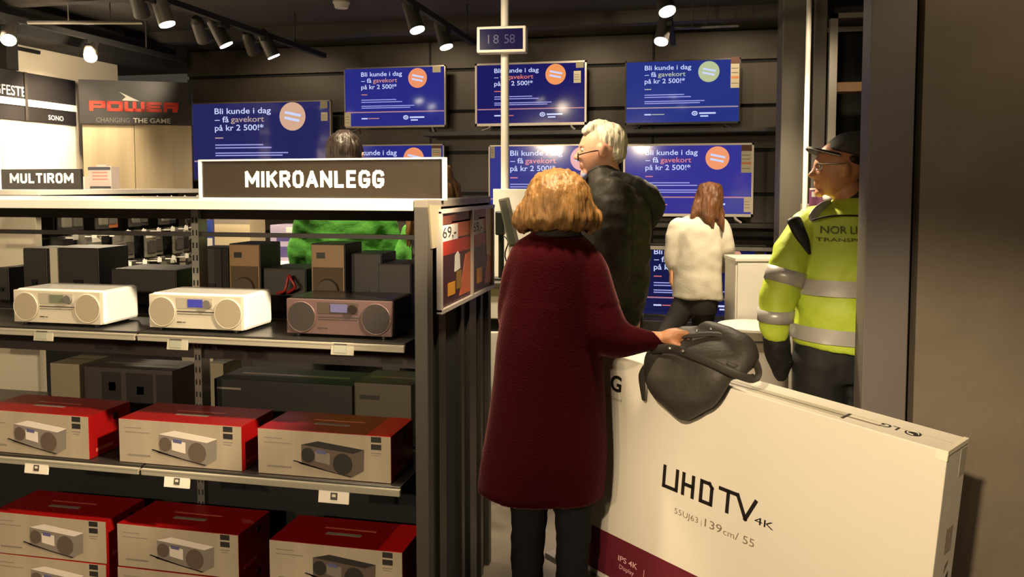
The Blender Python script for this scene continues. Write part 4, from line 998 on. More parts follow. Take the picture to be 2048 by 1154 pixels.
# trolley below it
base = BM @ Vector((-BL / 2, BD / 2, -BH))
t = thing('trolley', 'low trolley carrying the big TV carton', 'trolley', (base.x, base.y, 0))
MB().b2((-BL - .03, -.03, -BH - .026), (-.02, BD + .03, -BH - .001), 0, BM, .003).build('deck', M_alu, t)
for lx in (-BL + .08, -.12):
    for ly in (.02, BD - .02):
        q = BM @ Vector((lx, ly, -BH - .026)); r_ = max(.018, min(.05, q.z * .38))
        MB().cyl((q.x - .012, q.y, r_), (q.x + .012, q.y, r_), r_, n=20).build('wheel', M_black, t)
        MB().b2((q.x - .016, q.y - .014, r_ * 1.0), (q.x - .013, q.y + .014, q.z + .002)).b2((q.x + .013, q.y - .014, r_ * 1.0), (q.x + .016, q.y + .014, q.z + .002)).b2((q.x - .016, q.y - .014, q.z - .008), (q.x + .016, q.y + .014, q.z + .003)).build('caster_fork', M_alu, t)

# ------------------------------------------------------------------ remeshed soft bodies
def soft(name, mb, mats, parent, voxel=.012, smooth=6, fn=None, label=None, zones=None):
    me = bpy.data.meshes.new(name)
    inv = WM[parent.name].inverted()
    me.from_pydata([tuple(inv @ p) for p in mb.v], [], mb.f)
    bm = bmesh.new(); bm.from_mesh(me); bmesh.ops.recalc_face_normals(bm, faces=bm.faces); bm.to_mesh(me); bm.free()
    ob = bpy.data.objects.new('tmp', me); COL.objects.link(ob)
    m1 = ob.modifiers.new('r', 'REMESH'); m1.mode = 'VOXEL'; m1.voxel_size = voxel; m1.adaptivity = 0
    if smooth: m2 = ob.modifiers.new('s', 'SMOOTH'); m2.iterations = smooth; m2.factor = .5
    dg = bpy.context.evaluated_depsgraph_get(); dg.update()
    out = bpy.data.meshes.new_from_object(ob.evaluated_get(dg)); out.name = name
    bpy.data.objects.remove(ob); bpy.data.meshes.remove(me)
    if fn:
        ns = [v.normal.copy() for v in out.vertices]
        for v, n in zip(out.vertices, ns): v.co += n * fn(v.co)
    mats = mats if isinstance(mats, (list, tuple)) else [mats]
    for m in mats: out.materials.append(m)
    for p in out.polygons:
        p.use_smooth = True
        if zones: p.material_index = zones(p.center, p.normal)
    return link(name, out, parent, label)
def folds(scale, amp, stretch=(1, 1, 1)):
    def f(p):
        q = Vector((p.x * stretch[0], p.y * stretch[1], p.z * stretch[2])) * scale
        return amp * (noise.noise(q) + .5 * noise.noise(q * 2.1))
    return f
class Person:
    """local frame: x to the right of the picture, y away from the camera, z up, origin on the floor under the figure"""
    def __init__(s, label, px, hd, cat='person'):
        p = atH(px, 370, hd); s.hd = hd; s.o = Vector((p.x, p.y, 0))
        s.root = thing('person', label, cat, s.o, YAW)
        s.M = WM[s.root.name].copy(); s.inv = s.M.inverted(); s.mpp = hd / F
    def q(s, px, py, dy=0.0): return s.inv @ atH(px, py, s.hd + dy)
    def sec(s, rows):                                   # (y, xl, xr, depth radius, dy[, tilt]) -> loft sections
        out = []
        for r_ in rows:
            dy = r_[4] if len(r_) > 4 else 0.0
            a, b = s.q(r_[1], r_[0], dy), s.q(r_[2], r_[0], dy)
            out.append(((a.x + b.x) / 2, dy, (a.z + b.z) / 2, (b.x - a.x) / 2, r_[3], r_[5] if len(r_) > 5 else 0.0))
        return out
    def loft(s, mb, rows, n=32, sub=3): mb.loft(s.sec(rows), n, 0, s.M, True, sub); return mb
    def tube(s, mb, pts, rad, **k):
        mb.tube([s.q(*p) for p in pts], rad, M=s.M, **k); return mb
SKIN = mat('skin_light', (0.83, 0.62, 0.47), 0.5, bump=.05, bscale=60); SKIN2 = mat('skin_tan', (0.72, 0.49, 0.34), 0.5, bump=.05, bscale=60)
M_shoe = mat('shoe_black', (.09, .08, .08), .45)
M_eye = mat('eye_white', (.85, .82, .78), .3); M_iris = mat('iris_dark', (.12, .09, .07), .25)

def head_mesh(mb, c, hh, fwd, M, wide=1.0, tiltx=0.0):
    """a head with brow, sockets, nose, lips, chin and ears; c centre, hh height, fwd horizontal facing direction"""
    fwd = Vector(fwd).normalized(); rt = fwd.cross(Vector((0, 0, 1))).normalized(); up = rt.cross(fwd)
    Q = Matrix(((rt.x, fwd.x, up.x, c[0]), (rt.y, fwd.y, up.y, c[1]), (rt.z, fwd.z, up.z, c[2]), (0, 0, 0, 1)))
    Q = Q @ Matrix.Rotation(tiltx, 4, 'X')
    k = hh / .23
    def g(a, b, s): return math.exp(-((a - b) / s) ** 2)
    nu, nv = 56, 40; rings = []
    for j in range(nv + 1):
        th = R(3) + (math.pi - 2 * R(3)) * j / nv; ring = []
        for i in range(nu):
            ph = 2 * math.pi * i / nu
            x, y, z = math.sin(th) * math.sin(ph), math.sin(th) * math.cos(ph), -math.cos(th)
            X_, Y_, Z_ = x * .076 * wide, y * .096, z * .115
            if z < 0: X_ *= 1 - .30 * (-z) ** 1.6; Y_ = Y_ * (1 - .10 * (-z)) + (.012 if y > 0 else .02) * (-z)
            if y < 0 and z < -.2: Y_ *= 1 - .25 * (-z - .2)
            if y > 0.2:
                f = y
                Y_ += f * (.004 * g(Z_, .026, .012) * g(X_, 0, .05)                                   # brow
                          - .010 * (g(X_, .032, .016) + g(X_, -.032, .016)) * g(Z_, .008, .012)       # sockets
                          + .024 * g(X_, 0, .011) * g(Z_, -.022, .015) + .010 * g(X_, 0, .009) * g(Z_, .0, .016)  # nose
                          + .006 * (g(X_, .012, .006) + g(X_, -.012, .006)) * g(Z_, -.030, .008)
                          + .007 * g(X_, 0, .020) * g(Z_, -.054, .006) - .005 * g(X_, 0, .024) * g(Z_, -.061, .003) + .007 * g(X_, 0, .018) * g(Z_, -.068, .006)
                          + .010 * g(X_, 0, .02) * g(Z_, -.098, .014) + .005 * (g(X_, .04, .016) + g(X_, -.04, .016)) * g(Z_, -.022, .018))
            ring.append(Vector((X_ * k, Y_ * k, Z_ * k)))
        rings.append(ring)
    mb.rings(rings, 0, True, M @ Q)
    N = lambda x, y, z: (x * k, y * k, z * k)
    mb.tube([N(0, .080, .016), N(0, .094, -.002), N(0, .111, -.021)], [.007 * k, .0085 * k, .012 * k], n=12, M=M @ Q)
    for s_ in (-1, 1): mb.ell(N(s_ * .010, .098, -.026), N(.010, .013, .009), 0, None, 12, 8, M @ Q)
    mb.ell(N(0, .088, -.053), N(.022, .012, .006), 0, None, 14, 8, M @ Q); mb.ell(N(0, .087, -.065), N(.019, .012, .007), 0, None, 14, 8, M @ Q)
    mb.ell(N(0, .078, -.094), N(.024, .020, .018), 0, None, 14, 8, M @ Q); mb.ell(N(0, .084, .026), N(.048, .012, .007), 0, None, 16, 8, M @ Q)
    for s_ in (-1, 1):
        mb.ell((s_ * .077 * k * wide, -.006 * k, -.004 * k), (.008 * k, .019 * k, .031 * k), 0, Euler((R(-12), 0, s_ * R(-20))), 14, 10, M @ Q)
        mb.ell((s_ * .082 * k * wide, -.010 * k, .004 * k), (.006 * k, .014 * k, .022 * k), 0, Euler((R(-12), 0, s_ * R(-30))), 14, 10, M @ Q)
    return Q
def eyes(P, Q, hh, parent):
    k = hh / .23
    for s_ in (-1, 1):
        e = MB().ell((s_ * .031 * k, .0765 * k, .008 * k), (.0115 * k,) * 3, 0, None, 16, 10, P.M @ Q).build('eye', M_eye, parent)
        MB().ell((s_ * .031 * k, .0862 * k, .008 * k), (.005 * k, .0028 * k, .005 * k), 0, None, 12, 8, P.M @ Q).build('iris', M_iris, e)
def finger(mb, P, pts, r): mb.tube([Vector(p) for p in pts], [r, r * .98, r * .92, r * .8][:len(pts)], n=10, M=P.M, sub=3)
def relaxed_hand(mb, P, wrist, d, side, k=1.0, inward=None):
    """hanging hand: wrist point, direction d of the fingers, side vector towards the thumb"""
    wrist, d, side = Vector(wrist), Vector(d).normalized(), Vector(side).normalized(); nrm = d.cross(side).normalized()
    mb.tube([wrist - d * .02, wrist + d * .03, wrist + d * .085], [.026 * k, .036 * k, .038 * k], n=14, flat=.42, M=P.M, up=nrm, sub=3)
    for i, L_ in enumerate((.072, .080, .075, .058)):
        b = wrist + d * .085 * k + side * (.028 - .0185 * i) * k
        c = nrm * (.012 + .004 * i)
        finger(mb, P, [b - d * .01, b + d * L_ * .45 + c * .4, b + d * L_ * .78 + c * 1.3, b + d * L_ * .95 + c * 2.4], .0085 * k)
    b = wrist + d * .03 + side * .028 * k
    finger(mb, P, [b, b + d * .03 + side * .022 + nrm * .008, b + d * .06 + side * .026 + nrm * .02], .010 * k)
def shoe(P, ax, ay, az, fwd, name='shoe'):
    fwd = Vector(fwd).normalized(); s_ = fwd.cross(Vector((0, 0, 1)))
    a = Vector((ax, ay, 0))
    mb = MB()
    mb.tube([a - fwd * .075 + Vector((0, 0, .040)), a + Vector((0, 0, .042)), a + fwd * .10 + Vector((0, 0, .034)), a + fwd * .165 + Vector((0, 0, .026))], [.036, .040, .044, .030], n=16, flat=.8, M=P.M)
    mb.tube([a + Vector((0, 0, .04)), a + Vector((0, 0, .11))], [.042, .038], n=16, M=P.M)
    o = soft(name, mb, M_shoe, P.root, .009, 3)
    me = o.data
    for v in me.vertices:
        if v.co.z < .004: v.co.z = .002
    so = MB()
    so.tube([a - fwd * .085 + Vector((0, 0, .010)), a + fwd * .02 + Vector((0, 0, .010)), a + fwd * .10 + Vector((0, 0, .010)), a + fwd * .18 + Vector((0, 0, .010))], [.036, .038, .046, .028], n=16, flat=.22, M=P.M, up=(0, 0, 1))
    so.build('sole', mat('sole', (.12, .11, .10), .7), o)
def strands(scale, amp):
    def f(p): return amp * (noise.noise(Vector((p.x * scale, p.y * scale, p.z * scale * .16))) + .6 * noise.noise(Vector((p.x * scale * 2.3, p.y * scale * 2.3, p.z * scale * .3))))
    return f
def hair_mat(name, c, c2=.25): return mat(name, c, .45, vary=c2, vscale=26, stretch=(1, 1, .14), bump=.5, bscale=70, spec=.35)

# ================================================================== woman in burgundy
P = Person('woman from behind with bob of ginger blond hair and long burgundy coat', 1108, 2.85)
body = MB()
P.loft(body, [(470, 1075, 1150, .06), (520, 1045, 1175, .085), (620, 1040, 1172, .10), (720, 1030, 1175, .11), (800, 1025, 1180, .11), (850, 1035, 1175, .09)])
P.tube(body, [(1113, 480, 0), (1114, 440, .01)], [.055, .05])
hc = P.q(1116, 402, .03); Qh = head_mesh(body, hc, .225, (.35, 1, 0), P.M)
P.tube(body, [(1068, 800, 0), (1058, 1010, 0), (1054, 1190, 0), (1052, 1290, 0)], [.07, .052, .05, .036])
P.tube(body, [(1150, 800, 0), (1147, 1010, -.01), (1144, 1190, -.01), (1142, 1290, -.01)], [.07, .052, .05, .036])
P.tube(body, [(1052, 1288, 0), (1054, 1300, .1)], [.035, .03]); P.tube(body, [(1142, 1288, -.01), (1146, 1300, .1)], [.035, .03])
P.tube(body, [(1160, 515, 0), (1196, 600, -.04), (1214, 668, -.06), (1264, 678, -.07), (1322, 678, -.07)], [.05, .045, .04, .032, .026])
P.tube(body, [(1050, 515, 0), (1020, 640, .04), (1050, 700, .16), (1085, 715, .2)], [.05, .042, .036, .026])
# right hand closing on the bag strap
w = P.q(1322, 678, -.07); kn = P.q(1353, 672, -.065)
body.tube([w, P.q(1337, 674, -.07), kn], [.028, .038, .040], n=16, flat=.72, M=P.M, up=(0, .35, 1))
for i in range(4):
    dy = -.030 + .021 * i
    b = kn + Vector((-.004, dy, .012 - .004 * i))
    r_ = .0105 if i < 3 else .0092
    body.tube([b + Vector((-.01, 0, .002)), b + Vector((.030, -.002, .004)), b + Vector((.046 - .003 * abs(i - 1), -.004, -.016)), b + Vector((.036 - .003 * abs(i - 1), -.006, -.036)), b + Vector((.018, -.006, -.040))], [r_, r_, r_ * .95, r_ * .9, r_ * .75], n=10, M=P.M, sub=3)
body.tube([w + Vector((.018, -.018, .0)), w + Vector((.045, -.034, -.012)), w + Vector((.070, -.036, -.026))], [.0125, .0108, .009], n=10, M=P.M, sub=3)
relaxed_hand(body, P, P.q(1085, 715, .2), (1, .1, -.3), (0, 1, .3))
body_o = soft('body', body, SKIN2, P.root, .0062, 3)
eyes(P, Qh, .225, P.root)
# trousers
tr = MB()
P.tube(tr, [(1075, 780, 0), (1061, 930, 0), (1057, 1040, 0), (1053, 1170, 0), (1051, 1297, 0)], [.088, .078, .065, .058, .062])
P.tube(tr, [(1145, 780, 0), (1148, 930, -.01), (1147, 1040, -.01), (1143, 1170, -.01), (1141, 1297, -.01)], [.088, .080, .066, .058, .062])
soft('trousers', tr, mat('charcoal_denim', (.10, .098, .104), .8, bump=.15, bscale=120, spec=.1), P.root, .011, 5, folds(9, .006, (1, 1, 2)))
for px, dy in ((1052, 0), (1142, -.01)):
    a = P.q(px, 1300, dy); shoe(P, a.x, dy, 0, (.1, 1, 0))
# coat
co = MB()
P.loft(co, [(462, 1070, 1156, .050, .0), (472, 1054, 1168, .075), (486, 1036, 1182, .10), (510, 1025, 1190, .118), (550, 1017, 1194, .125), (610, 1007, 1196, .132), (680, 993, 1201, .138), (750, 984, 1207, .142), (830, 974, 1210, .146), (910, 964, 1212, .150), (960, 958, 1211, .15), (989, 955, 1208, .15, 0, -.05)])
P.tube(co, [(1155, 512, 0), (1176, 545, -.02), (1194, 600, -.04), (1212, 655, -.06), (1226, 674, -.065), (1262, 681, -.07), (1322, 681, -.07)], [.068, .074, .074, .078, .076, .058, .033])
P.tube(co, [(1058, 512, 0), (1040, 560, .02), (1028, 640, .06), (1042, 690, .14), (1072, 712, .19)], [.066, .066, .06, .052, .042])
M_coat = mat('burgundy_wool', (.185, .036, .052), .9, bump=.25, bscale=160, spec=.0, sheen=.26)
_b = M_coat.node_tree.nodes['Principled BSDF']; _b.inputs['Sheen Roughness'].default_value = .35; _b.inputs['Sheen Tint'].default_value = (.80, .36, .36, 1)
fA = folds(5, .010, (1, 1, .35))
soft('coat', co, M_coat, P.root, .0105, 7, lambda p: fA(p) * (1.0 if p.z < 1.25 else .5))
ck = MB(); P.loft(ck, [(444, 1078, 1152, .066, -.01), (458, 1072, 1160, .082, -.012), (472, 1066, 1166, .084, -.01)], sub=2)
soft('scarf', ck, mat('dark_scarf', (.13, .10, .09), .8, bump=.3, bscale=60), P.root, .009, 3)
# hair
ha = MB()
P.loft(ha, [(338, 1100, 1128, .03, -.005), (343, 1084, 1146, .055, -.005), (354, 1068, 1162, .082, -.005), (372, 1056, 1176, .098, -.01), (395, 1046, 1184, .106, -.015), (420, 1040, 1189, .108, -.018), (438, 1036, 1192, .108, -.02), (450, 1040, 1189, .098, -.022), (460, 1056, 1172, .078, -.025)])
P.tube(ha, [(1048, 420, -.01), (1040, 446, -.02), (1046, 462, -.02)], [.03, .028, .014]); P.tube(ha, [(1178, 420, -.01), (1188, 444, -.02), (1180, 464, -.02)], [.03, .028, .014])
soft('hair', ha, hair_mat('hair_ginger', (.50, .36, .195), .38), P.root, .008, 4, strands(60, .008))

# ================================================================== older man in the black jacket
P = Person('older man in profile with short white hair, glasses and black hooded jacket', 1222, 3.6)
body = MB()
P.loft(body, [(372, 1185, 1262, .07), (420, 1170, 1280, .1), (540, 1165, 1285, .12), (640, 1168, 1280, .12), (700, 1175, 1278, .11)])
P.tube(body, [(1224, 385, 0), (1212, 340, 0)], [.062, .058])
hc = P.q(1203, 302, 0); Qh = head_mesh(body, hc, .232, (-1, .12, 0), P.M, 1.0, R(-3))
for px, dy in ((1210, -.09), (1232, .09)): P.tube(body, [(px, 680, dy), (px - 4, 880, dy), (px, 1090, dy), (px - 2, 1105, dy), (px - 40, 1118, dy)], [.08, .055, .04, .036, .03])
P.tube(body, [(1225, 410, -.14), (1238, 540, -.17), (1205, 620, -.19), (1180, 650, -.19)], [.055, .045, .04, .027])
P.tube(body, [(1225, 410, .14), (1238, 540, .17), (1190, 610, .2), (1150, 640, .2)], [.055, .045, .04, .027])
relaxed_hand(body, P, P.q(1180, 650, -.19), (-.8, 0, -.6), (-.5, .2, .8)); relaxed_hand(body, P, P.q(1150, 640, .2), (-.8, 0, -.5), (-.5, -.2, .8))
soft('body', body, mat('skin_pink', (.88, .66, .54), .5, bump=.05, bscale=60), P.root, .0062, 3)
eyes(P, Qh, .232, P.root)
ja = MB()
P.loft(ja, [(330, 1194, 1247, .062, .0, -.45), (346, 1178, 1262, .085, .0, -.35), (362, 1172, 1280, .115, 0, -.2), (382, 1168, 1290, .145), (410, 1162, 1298, .165), (450, 1157, 1302, .17), (520, 1152, 1300, .168), (590, 1153, 1293, .165), (636, 1160, 1280, .16), (652, 1164, 1276, .155)])
P.tube(ja, [(1222, 392, -.12), (1226, 450, -.16), (1226, 540, -.18), (1208, 610, -.2), (1182, 646, -.2)], [.085, .082, .074, .064, .046])
P.tube(ja, [(1222, 392, .12), (1226, 450, .16), (1226, 540, .18), (1190, 605, .21), (1152, 638, .2)], [.08, .08, .072, .06, .046])
M_jac = mat('black_jacket', (.20, .185, .15), .6, bump=.25, bscale=30, spec=.4)
soft('jacket', ja, M_jac, P.root, .0105, 6, folds(9, .014, (1, 1, 1.4)))
hd_ = MB()
P.tube(hd_, [(1228, 352, -.09), (1262, 366, -.07), (1290, 392, -.03), (1296, 400, .03), (1270, 372, .08), (1232, 352, .09)], [.028, .04, .055, .055, .04, .028])
P.tube(hd_, [(1275, 375, 0), (1300, 400, 0), (1312, 418, 0), (1300, 448, 0)], [.05, .055, .045, .03])
soft('hood', hd_, mat('hood_black', (.115, .105, .095), .7, bump=.25, bscale=30), P.root, .010, 5, folds(12, .01))
tr = MB()
for px, dy in ((1212, -.09), (1234, .09)): P.tube(tr, [(px + 6, 625, dy), (px, 740, dy), (px - 4, 880, dy), (px, 1000, dy), (px, 1098, dy)], [.11, .098, .078, .068, .064])
soft('trousers', tr, mat('dark_trousers', (.13, .125, .13), .8), P.root, .012, 5, folds(9, .006))
for px, dy in ((1210, -.09), (1232, .09)):
    a = P.q(px, 1110, dy); shoe(P, a.x, dy, 0, (-1, 0, 0))
ha = MB()
c = P.q(1210, 290, 0)
ha.ell((c.x + .012, c.y, c.z + .014), (.089, .0775, .086), M=P.M); ha.ell((c.x + .032, c.y, c.z - .030), (.064, .073, .056), M=P.M)
P.tube(ha, [(1172, 262, -.02), (1195, 252, -.01), (1222, 258, 0)], [.022, .03, .025]); P.tube(ha, [(1200, 256, 0), (1206, 248, 0), (1212, 252, 0)], [.02, .014, .01])
P.tube(ha, [(1200, 290, -.068), (1204, 305, -.072)], [.012, .006])
soft('hair', ha, hair_mat('hair_white', (.90, .86, .76), .10), P.root, .0075, 3, strands(55, .006))
gl = MB()
P.tube(gl, [(1196, 301, -.083), (1178, 304, -.080), (1160, 309, -.064), (1156, 311, -.05)], .0026, n=8)
P.tube(gl, [(1196, 301, .083), (1178, 304, .080), (1160, 309, .064), (1156, 311, .05)], .0026, n=8)
for s_ in (-1, 1):
    c = P.q(1156, 314, .033 * s_); gl.tube([(c.x, c.y + .023 * math.cos(a / 14 * 2 * math.pi), c.z + .017 * math.sin(a / 14 * 2 * math.pi)) for a in range(15)], .002, n=6, M=P.M, sub=0)
gl.build('glasses', mat('glasses_frame', (.18, .14, .11), .3, .4), P.root)
sc = MB(); P.tube(sc, [(1168, 352, -.05), (1162, 362, -.01), (1168, 356, .05)], [.016, .02, .016])
soft('shirt_collar', sc, mat('blue_shirt', (.58, .60, .74), .7), P.root, .007, 2)

# ================================================================== woman in the white coat
P = Person('young woman from behind with long brown hair, white coat and black leggings', 1398, 5.1)
body = MB()
P.loft(body, [(445, 1382, 1420, .05), (475, 1364, 1434, .08), (540, 1362, 1432, .09), (600, 1362, 1430, .09), (620, 1370, 1424, .08)])
P.tube(body, [(1408, 445, 0), (1414, 420, .0)], [.05, .045])
hc = P.q(1418, 401, .01); Qh = head_mesh(body, hc, .222, (.75, .8, 0), P.M)
P.tube(body, [(1378, 595, 0), (1350, 640, -.02), (1322, 690, -.05), (1306, 780, -.12), (1296, 868, -.2)], [.075, .06, .05, .045, .033])
P.tube(body, [(1408, 595, 0), (1404, 680, .02), (1401, 780, .02), (1398, 875, .0)], [.075, .055, .048, .033])
P.tube(body, [(1296, 866, -.2), (1310, 880, -.14)], [.032, .028]); P.tube(body, [(1398, 873, 0), (1410, 884, .08)], [.032, .028])
P.tube(body, [(1436, 462, 0), (1449, 500, .01), (1446, 528, .12), (1436, 534, .2)], [.05, .04, .034, .025])
P.tube(body, [(1358, 464, 0), (1347, 500, .0), (1345, 530, .02), (1344, 540, .02)], [.05, .04, .032, .025])
relaxed_hand(body, P, P.q(1344, 538, .02), (0, .1, -1), (.2, 1, 0)); relaxed_hand(body, P, P.q(1436, 534, .2), (-.4, 1, 0), (0, .2, 1))
soft('body', body, SKIN, P.root, .0066, 3)
eyes(P, Qh, .222, P.root)
co = MB()
P.loft(co, [(424, 1390, 1428, .05, 0), (432, 1372, 1432, .07, 0), (441, 1356, 1440, .095), (456, 1348, 1446, .115), (490, 1350, 1444, .125), (540, 1347, 1443, .125), (575, 1344, 1444, .13), (597, 1342, 1446, .13, 0, -.05)])
P.tube(co, [(1440, 452, 0), (1450, 480, .0), (1453, 505, .03), (1448, 528, .12), (1438, 533, .18)], [.058, .056, .052, .046, .038])
P.tube(co, [(1354, 452, 0), (1347, 485, 0), (1345, 515, .01), (1346, 532, .02)], [.058, .054, .048, .042])
soft('coat', co, mat('white_wool', (.80, .77, .70), .8, bump=.15, bscale=120), P.root, .0105, 6, folds(8, .012))
le = MB()
P.loft(le, [(560, 1358, 1436, .105), (600, 1357, 1437, .112), (628, 1362, 1432, .1)])
P.tube(le, [(1382, 585, 0), (1352, 640, -.02), (1323, 690, -.05), (1307, 780, -.12), (1297, 872, -.2)], [.085, .068, .056, .052, .04])
P.tube(le, [(1408, 585, 0), (1404, 680, .02), (1401, 780, .02), (1398, 878, .0)], [.085, .062, .054, .04])
soft('leggings', le, mat('black_leggings', (.12, .095, .09), .7), P.root, .010, 4)
a = P.q(1296, 880, -.2); shoe(P, a.x, -.2, 0, (.35, 1, 0)); a = P.q(1398, 880, 0); shoe(P, a.x, 0, 0, (.35, 1, 0))
ha = MB()
P.loft(ha, [(365, 1411, 1431, .03, -.0), (369, 1402, 1439, .06, 0), (378, 1395, 1444, .082, 0), (392, 1392, 1446, .092, -.005), (408, 1391, 1446, .09, -.02), (422, 1391, 1444, .07, -.04), (436, 1396, 1440, .05, -.06)])
P.tube(ha, [(1397, 405, -.03), (1390, 425, -.05), (1386, 445, -.06)], [.035, .025, .010]); P.tube(ha, [(1430, 415, -.03), (1438, 440, -.06), (1446, 462, -.08)], [.05, .035, .010])
P.tube(ha, [(1412, 415, -.05), (1418, 438, -.09), (1424, 455, -.1)], [.045, .035, .012])
soft('hair', ha, hair_mat('hair_brown', (.36, .23, .13), .45), P.root, .0085, 3, strands(50, .009))

# ================================================================== man in the yellow work jacket
P = Person('man in peaked dark cap and yellow high visibility jacket, half behind the column', 1668, 3.42)
body = MB()
P.loft(body, [(410, 1640, 1745, .08), (470, 1615, 1765, .11), (580, 1612, 1765, .12), (680, 1610, 1765, .12), (720, 1620, 1755, .11)])
P.tube(body, [(1702, 415, 0), (1692, 380, 0)], [.062, .060])
hc = P.q(1678, 338, 0); Qh = head_mesh(body, hc, .236, (-1, .10, 0), P.M, 1.0, R(-2))
for px in (1640, 1730): P.tube(body, [(px, 690, 0), (px, 930, 0), (px - 2, 1120, 0), (px - 2, 1150, 0), (px - 12, 1160, .1)], [.08, .056, .04, .036, .03])
P.tube(body, [(1618, 440, 0), (1566, 550, -.03), (1550, 640, -.03), (1552, 672, -.02)], [.055, .045, .035, .028])
P.tube(body, [(1760, 440, 0), (1790, 550, .02), (1780, 640, .1), (1765, 672, .15)], [.055, .045, .035, .028])
relaxed_hand(body, P, P.q(1552, 668, -.02), (.05, .1, -1), (.3, 1, 0), .7); relaxed_hand(body, P, P.q(1765, 672, .15), (0, .1, -1), (-.3, 1, 0))
soft('body', body, SKIN2, P.root, .0062, 3)
eyes(P, Qh, .236, P.root)
tr = MB()
for px in (1640, 1730): P.tube(tr, [(px, 720, 0), (px, 800, 0), (px, 930, 0), (px, 1060, 0), (px - 2, 1145, 0)], [.125, .105, .085, .08, .08])
P.loft(tr, [(650, 1606, 1765, .12), (700, 1602, 1768, .13), (760, 1596, 1772, .13)], sub=2)
soft('trousers', tr, mat('black_work_trousers', (.06, .055, .055), .75), P.root, .012, 5, folds(9, .008))
for px in (1638, 1728):
    a = P.q(px, 1160, 0); shoe(P, a.x, 0, 0, (-.2, 1, 0), 'work_boot')
M_hv = mat('hivis_yellow', (.72, .80, .24), .55, bump=.12, bscale=40)
TORSO = [(392, 1672, 1742, .07, 0, .15), (404, 1650, 1752, .095, 0, .1), (418, 1618, 1768, .125, 0), (436, 1600, 1780, .145, 0), (480, 1600, 1784, .158), (550, 1595, 1786, .162), (620, 1590, 1788, .166), (670, 1588, 1788, .168, 0, -.06), (698, 1590, 1786, .162, 0, -.12)]
SLEEVE = [(1622, 444, -.01), (1596, 480, -.02), (1572, 540, -.035), (1556, 600, -.035), (1551, 640, -.03), (1551, 662, -.025)]
SLR = [.070, .072, .074, .072, .066, .060]
ja = MB(); P.loft(ja, TORSO); P.tube(ja, SLEEVE, SLR)
P.tube(ja, [(1762, 444, 0), (1786, 500, 0), (1794, 570, .02), (1784, 640, .1), (1770, 660, .14)], [.07, .072, .07, .066, .058])
def hvz(c, n): return 0
fD = folds(8, .012, (1, 1, 1.3))
soft('jacket', ja, M_hv, P.root, .0105, 5, fD)
M_refl = mat('reflective_silver', (.70, .68, .66), .35, .25)
secs = resample(P.sec(TORSO), 6)
def band(z0, z1, extra=.006):
    def at(z):
        for a, b in zip(secs[:-1], secs[1:]):
            if a[2] >= z >= b[2]:
                k = (a[2] - z) / (a[2] - b[2] + 1e-9); return [x + (y - x) * k for x, y in zip(a, b)]
        return secs[-1]
    ss = []
    for k in range(5):
        z = z1 + (z0 - z1) * k / 4; q = at(z); ss.append((q[0], q[1], z, q[3] + extra, q[4] + extra, -.055 if z0 < 1.1 else -.01))
    mb = MB().loft(ss, 64, 0, P.M, False)
    o = mb.build('reflective_band', M_refl, P.root, label='silver reflective band')
    for v in o.data.vertices: 
        n_ = Vector((v.co.x - ss[2][0], v.co.y - ss[2][1], 0)).normalized(); v.co += n_ * max(0, fD(v.co)) 
zz = lambda py: P.q(1650, py, 0).z
band(zz(585), zz(554), .010); band(zz(679), zz(650), .010)
for (a, b) in (((1574, 538, -.035), (1566, 566, -.036)), ((1552, 618, -.032), (1551, 642, -.03))):
    mb = MB().tube([P.q(*a), P.q(*b)], [.082, .080] if a[1] < 600 else [.076, .073], n=32, M=P.M, round_caps=False, sub=0)
    o = mb.build('reflective_band', M_refl, P.root, label='silver reflective band')
# dark shoulder wedge and back seam, collar, lettering
mb = MB(); P.tube(mb, [(1588, 440, -.062), (1598, 462, -.088), (1610, 485, -.098), (1619, 508, -.100)], [.030, .028, .020, .006], flat=.45, up=(0, 1, 0))
mb.build('shoulder_patch', mat('jacket_black', (.10, .09, .09), .6), P.root)
mb = MB(); P.loft(mb, [(378, 1690, 1745, .062, 0, .30), (392, 1672, 1746, .078, 0, .25), (404, 1655, 1750, .092, 0, .15)], sub=2)
soft('collar', mb, mat('collar_dark', (.13, .125, .12), .7), P.root, .009, 3)
mb = MB(); P.tube(mb, [(1626, 440, -.142), (1660, 432, -.146), (1700, 431, -.152), (1740, 433, -.152)], .0035, n=8)
mb.build('seam_piping', mat('jacket_black', (.10, .09, .09), .6), P.root)
mb = MB(); P.tube(mb, [(1622, 438, -.105), (1634, 424, -.088), (1648, 413, -.06), (1658, 409, -.02)], [.020, .026, .026, .018], flat=.35, up=(0, 1, .4))
mb.build('shoulder_tape', M_refl, P.root)
for (s_, px0, px1, py, h_, bd) in (('NOR LINES', 1652, 1752, 468, .036, .008), ('TRANSPORT', 1645, 1750, 484, .017, .004)):
    a, b = P.q(px0, py, -.172), P.q(px1, py, -.172)
    vs, fs, w_, hh_ = text_mesh(s_, bd); sx = (b.x - a.x) / w_
    mb = MB(); pts = []
    for x, y, z in vs:
        X_ = a.x + x * sx; Z_ = a.z + y * h_ * 1.2
        q = min(secs, key=lambda e: abs(e[2] - Z_)); u = max(-.95, min(.95, (X_ - q[0]) / q[3]))
        pts.append((X_, q[1] - q[4] * math.sqrt(1 - u * u) - .013, Z_))
    mb.add(pts, fs, 0, False, P.M); mb.build('back_lettering', mat('jacket_lettering', (.28, .33, .10), .6), P.root)
# black gloves on the hanging hand
mb = MB(); P.tube(mb, [(1550, 652, -.025), (1552, 678, -.02), (1555, 700, -.01), (1560, 722, .0), (1562, 750, .01)], [.052, .054, .054, .050, .03])
soft('glove', mb, mat('glove_black', (.07, .06, .06), .7), P.root, .009, 4, folds(20, .006))
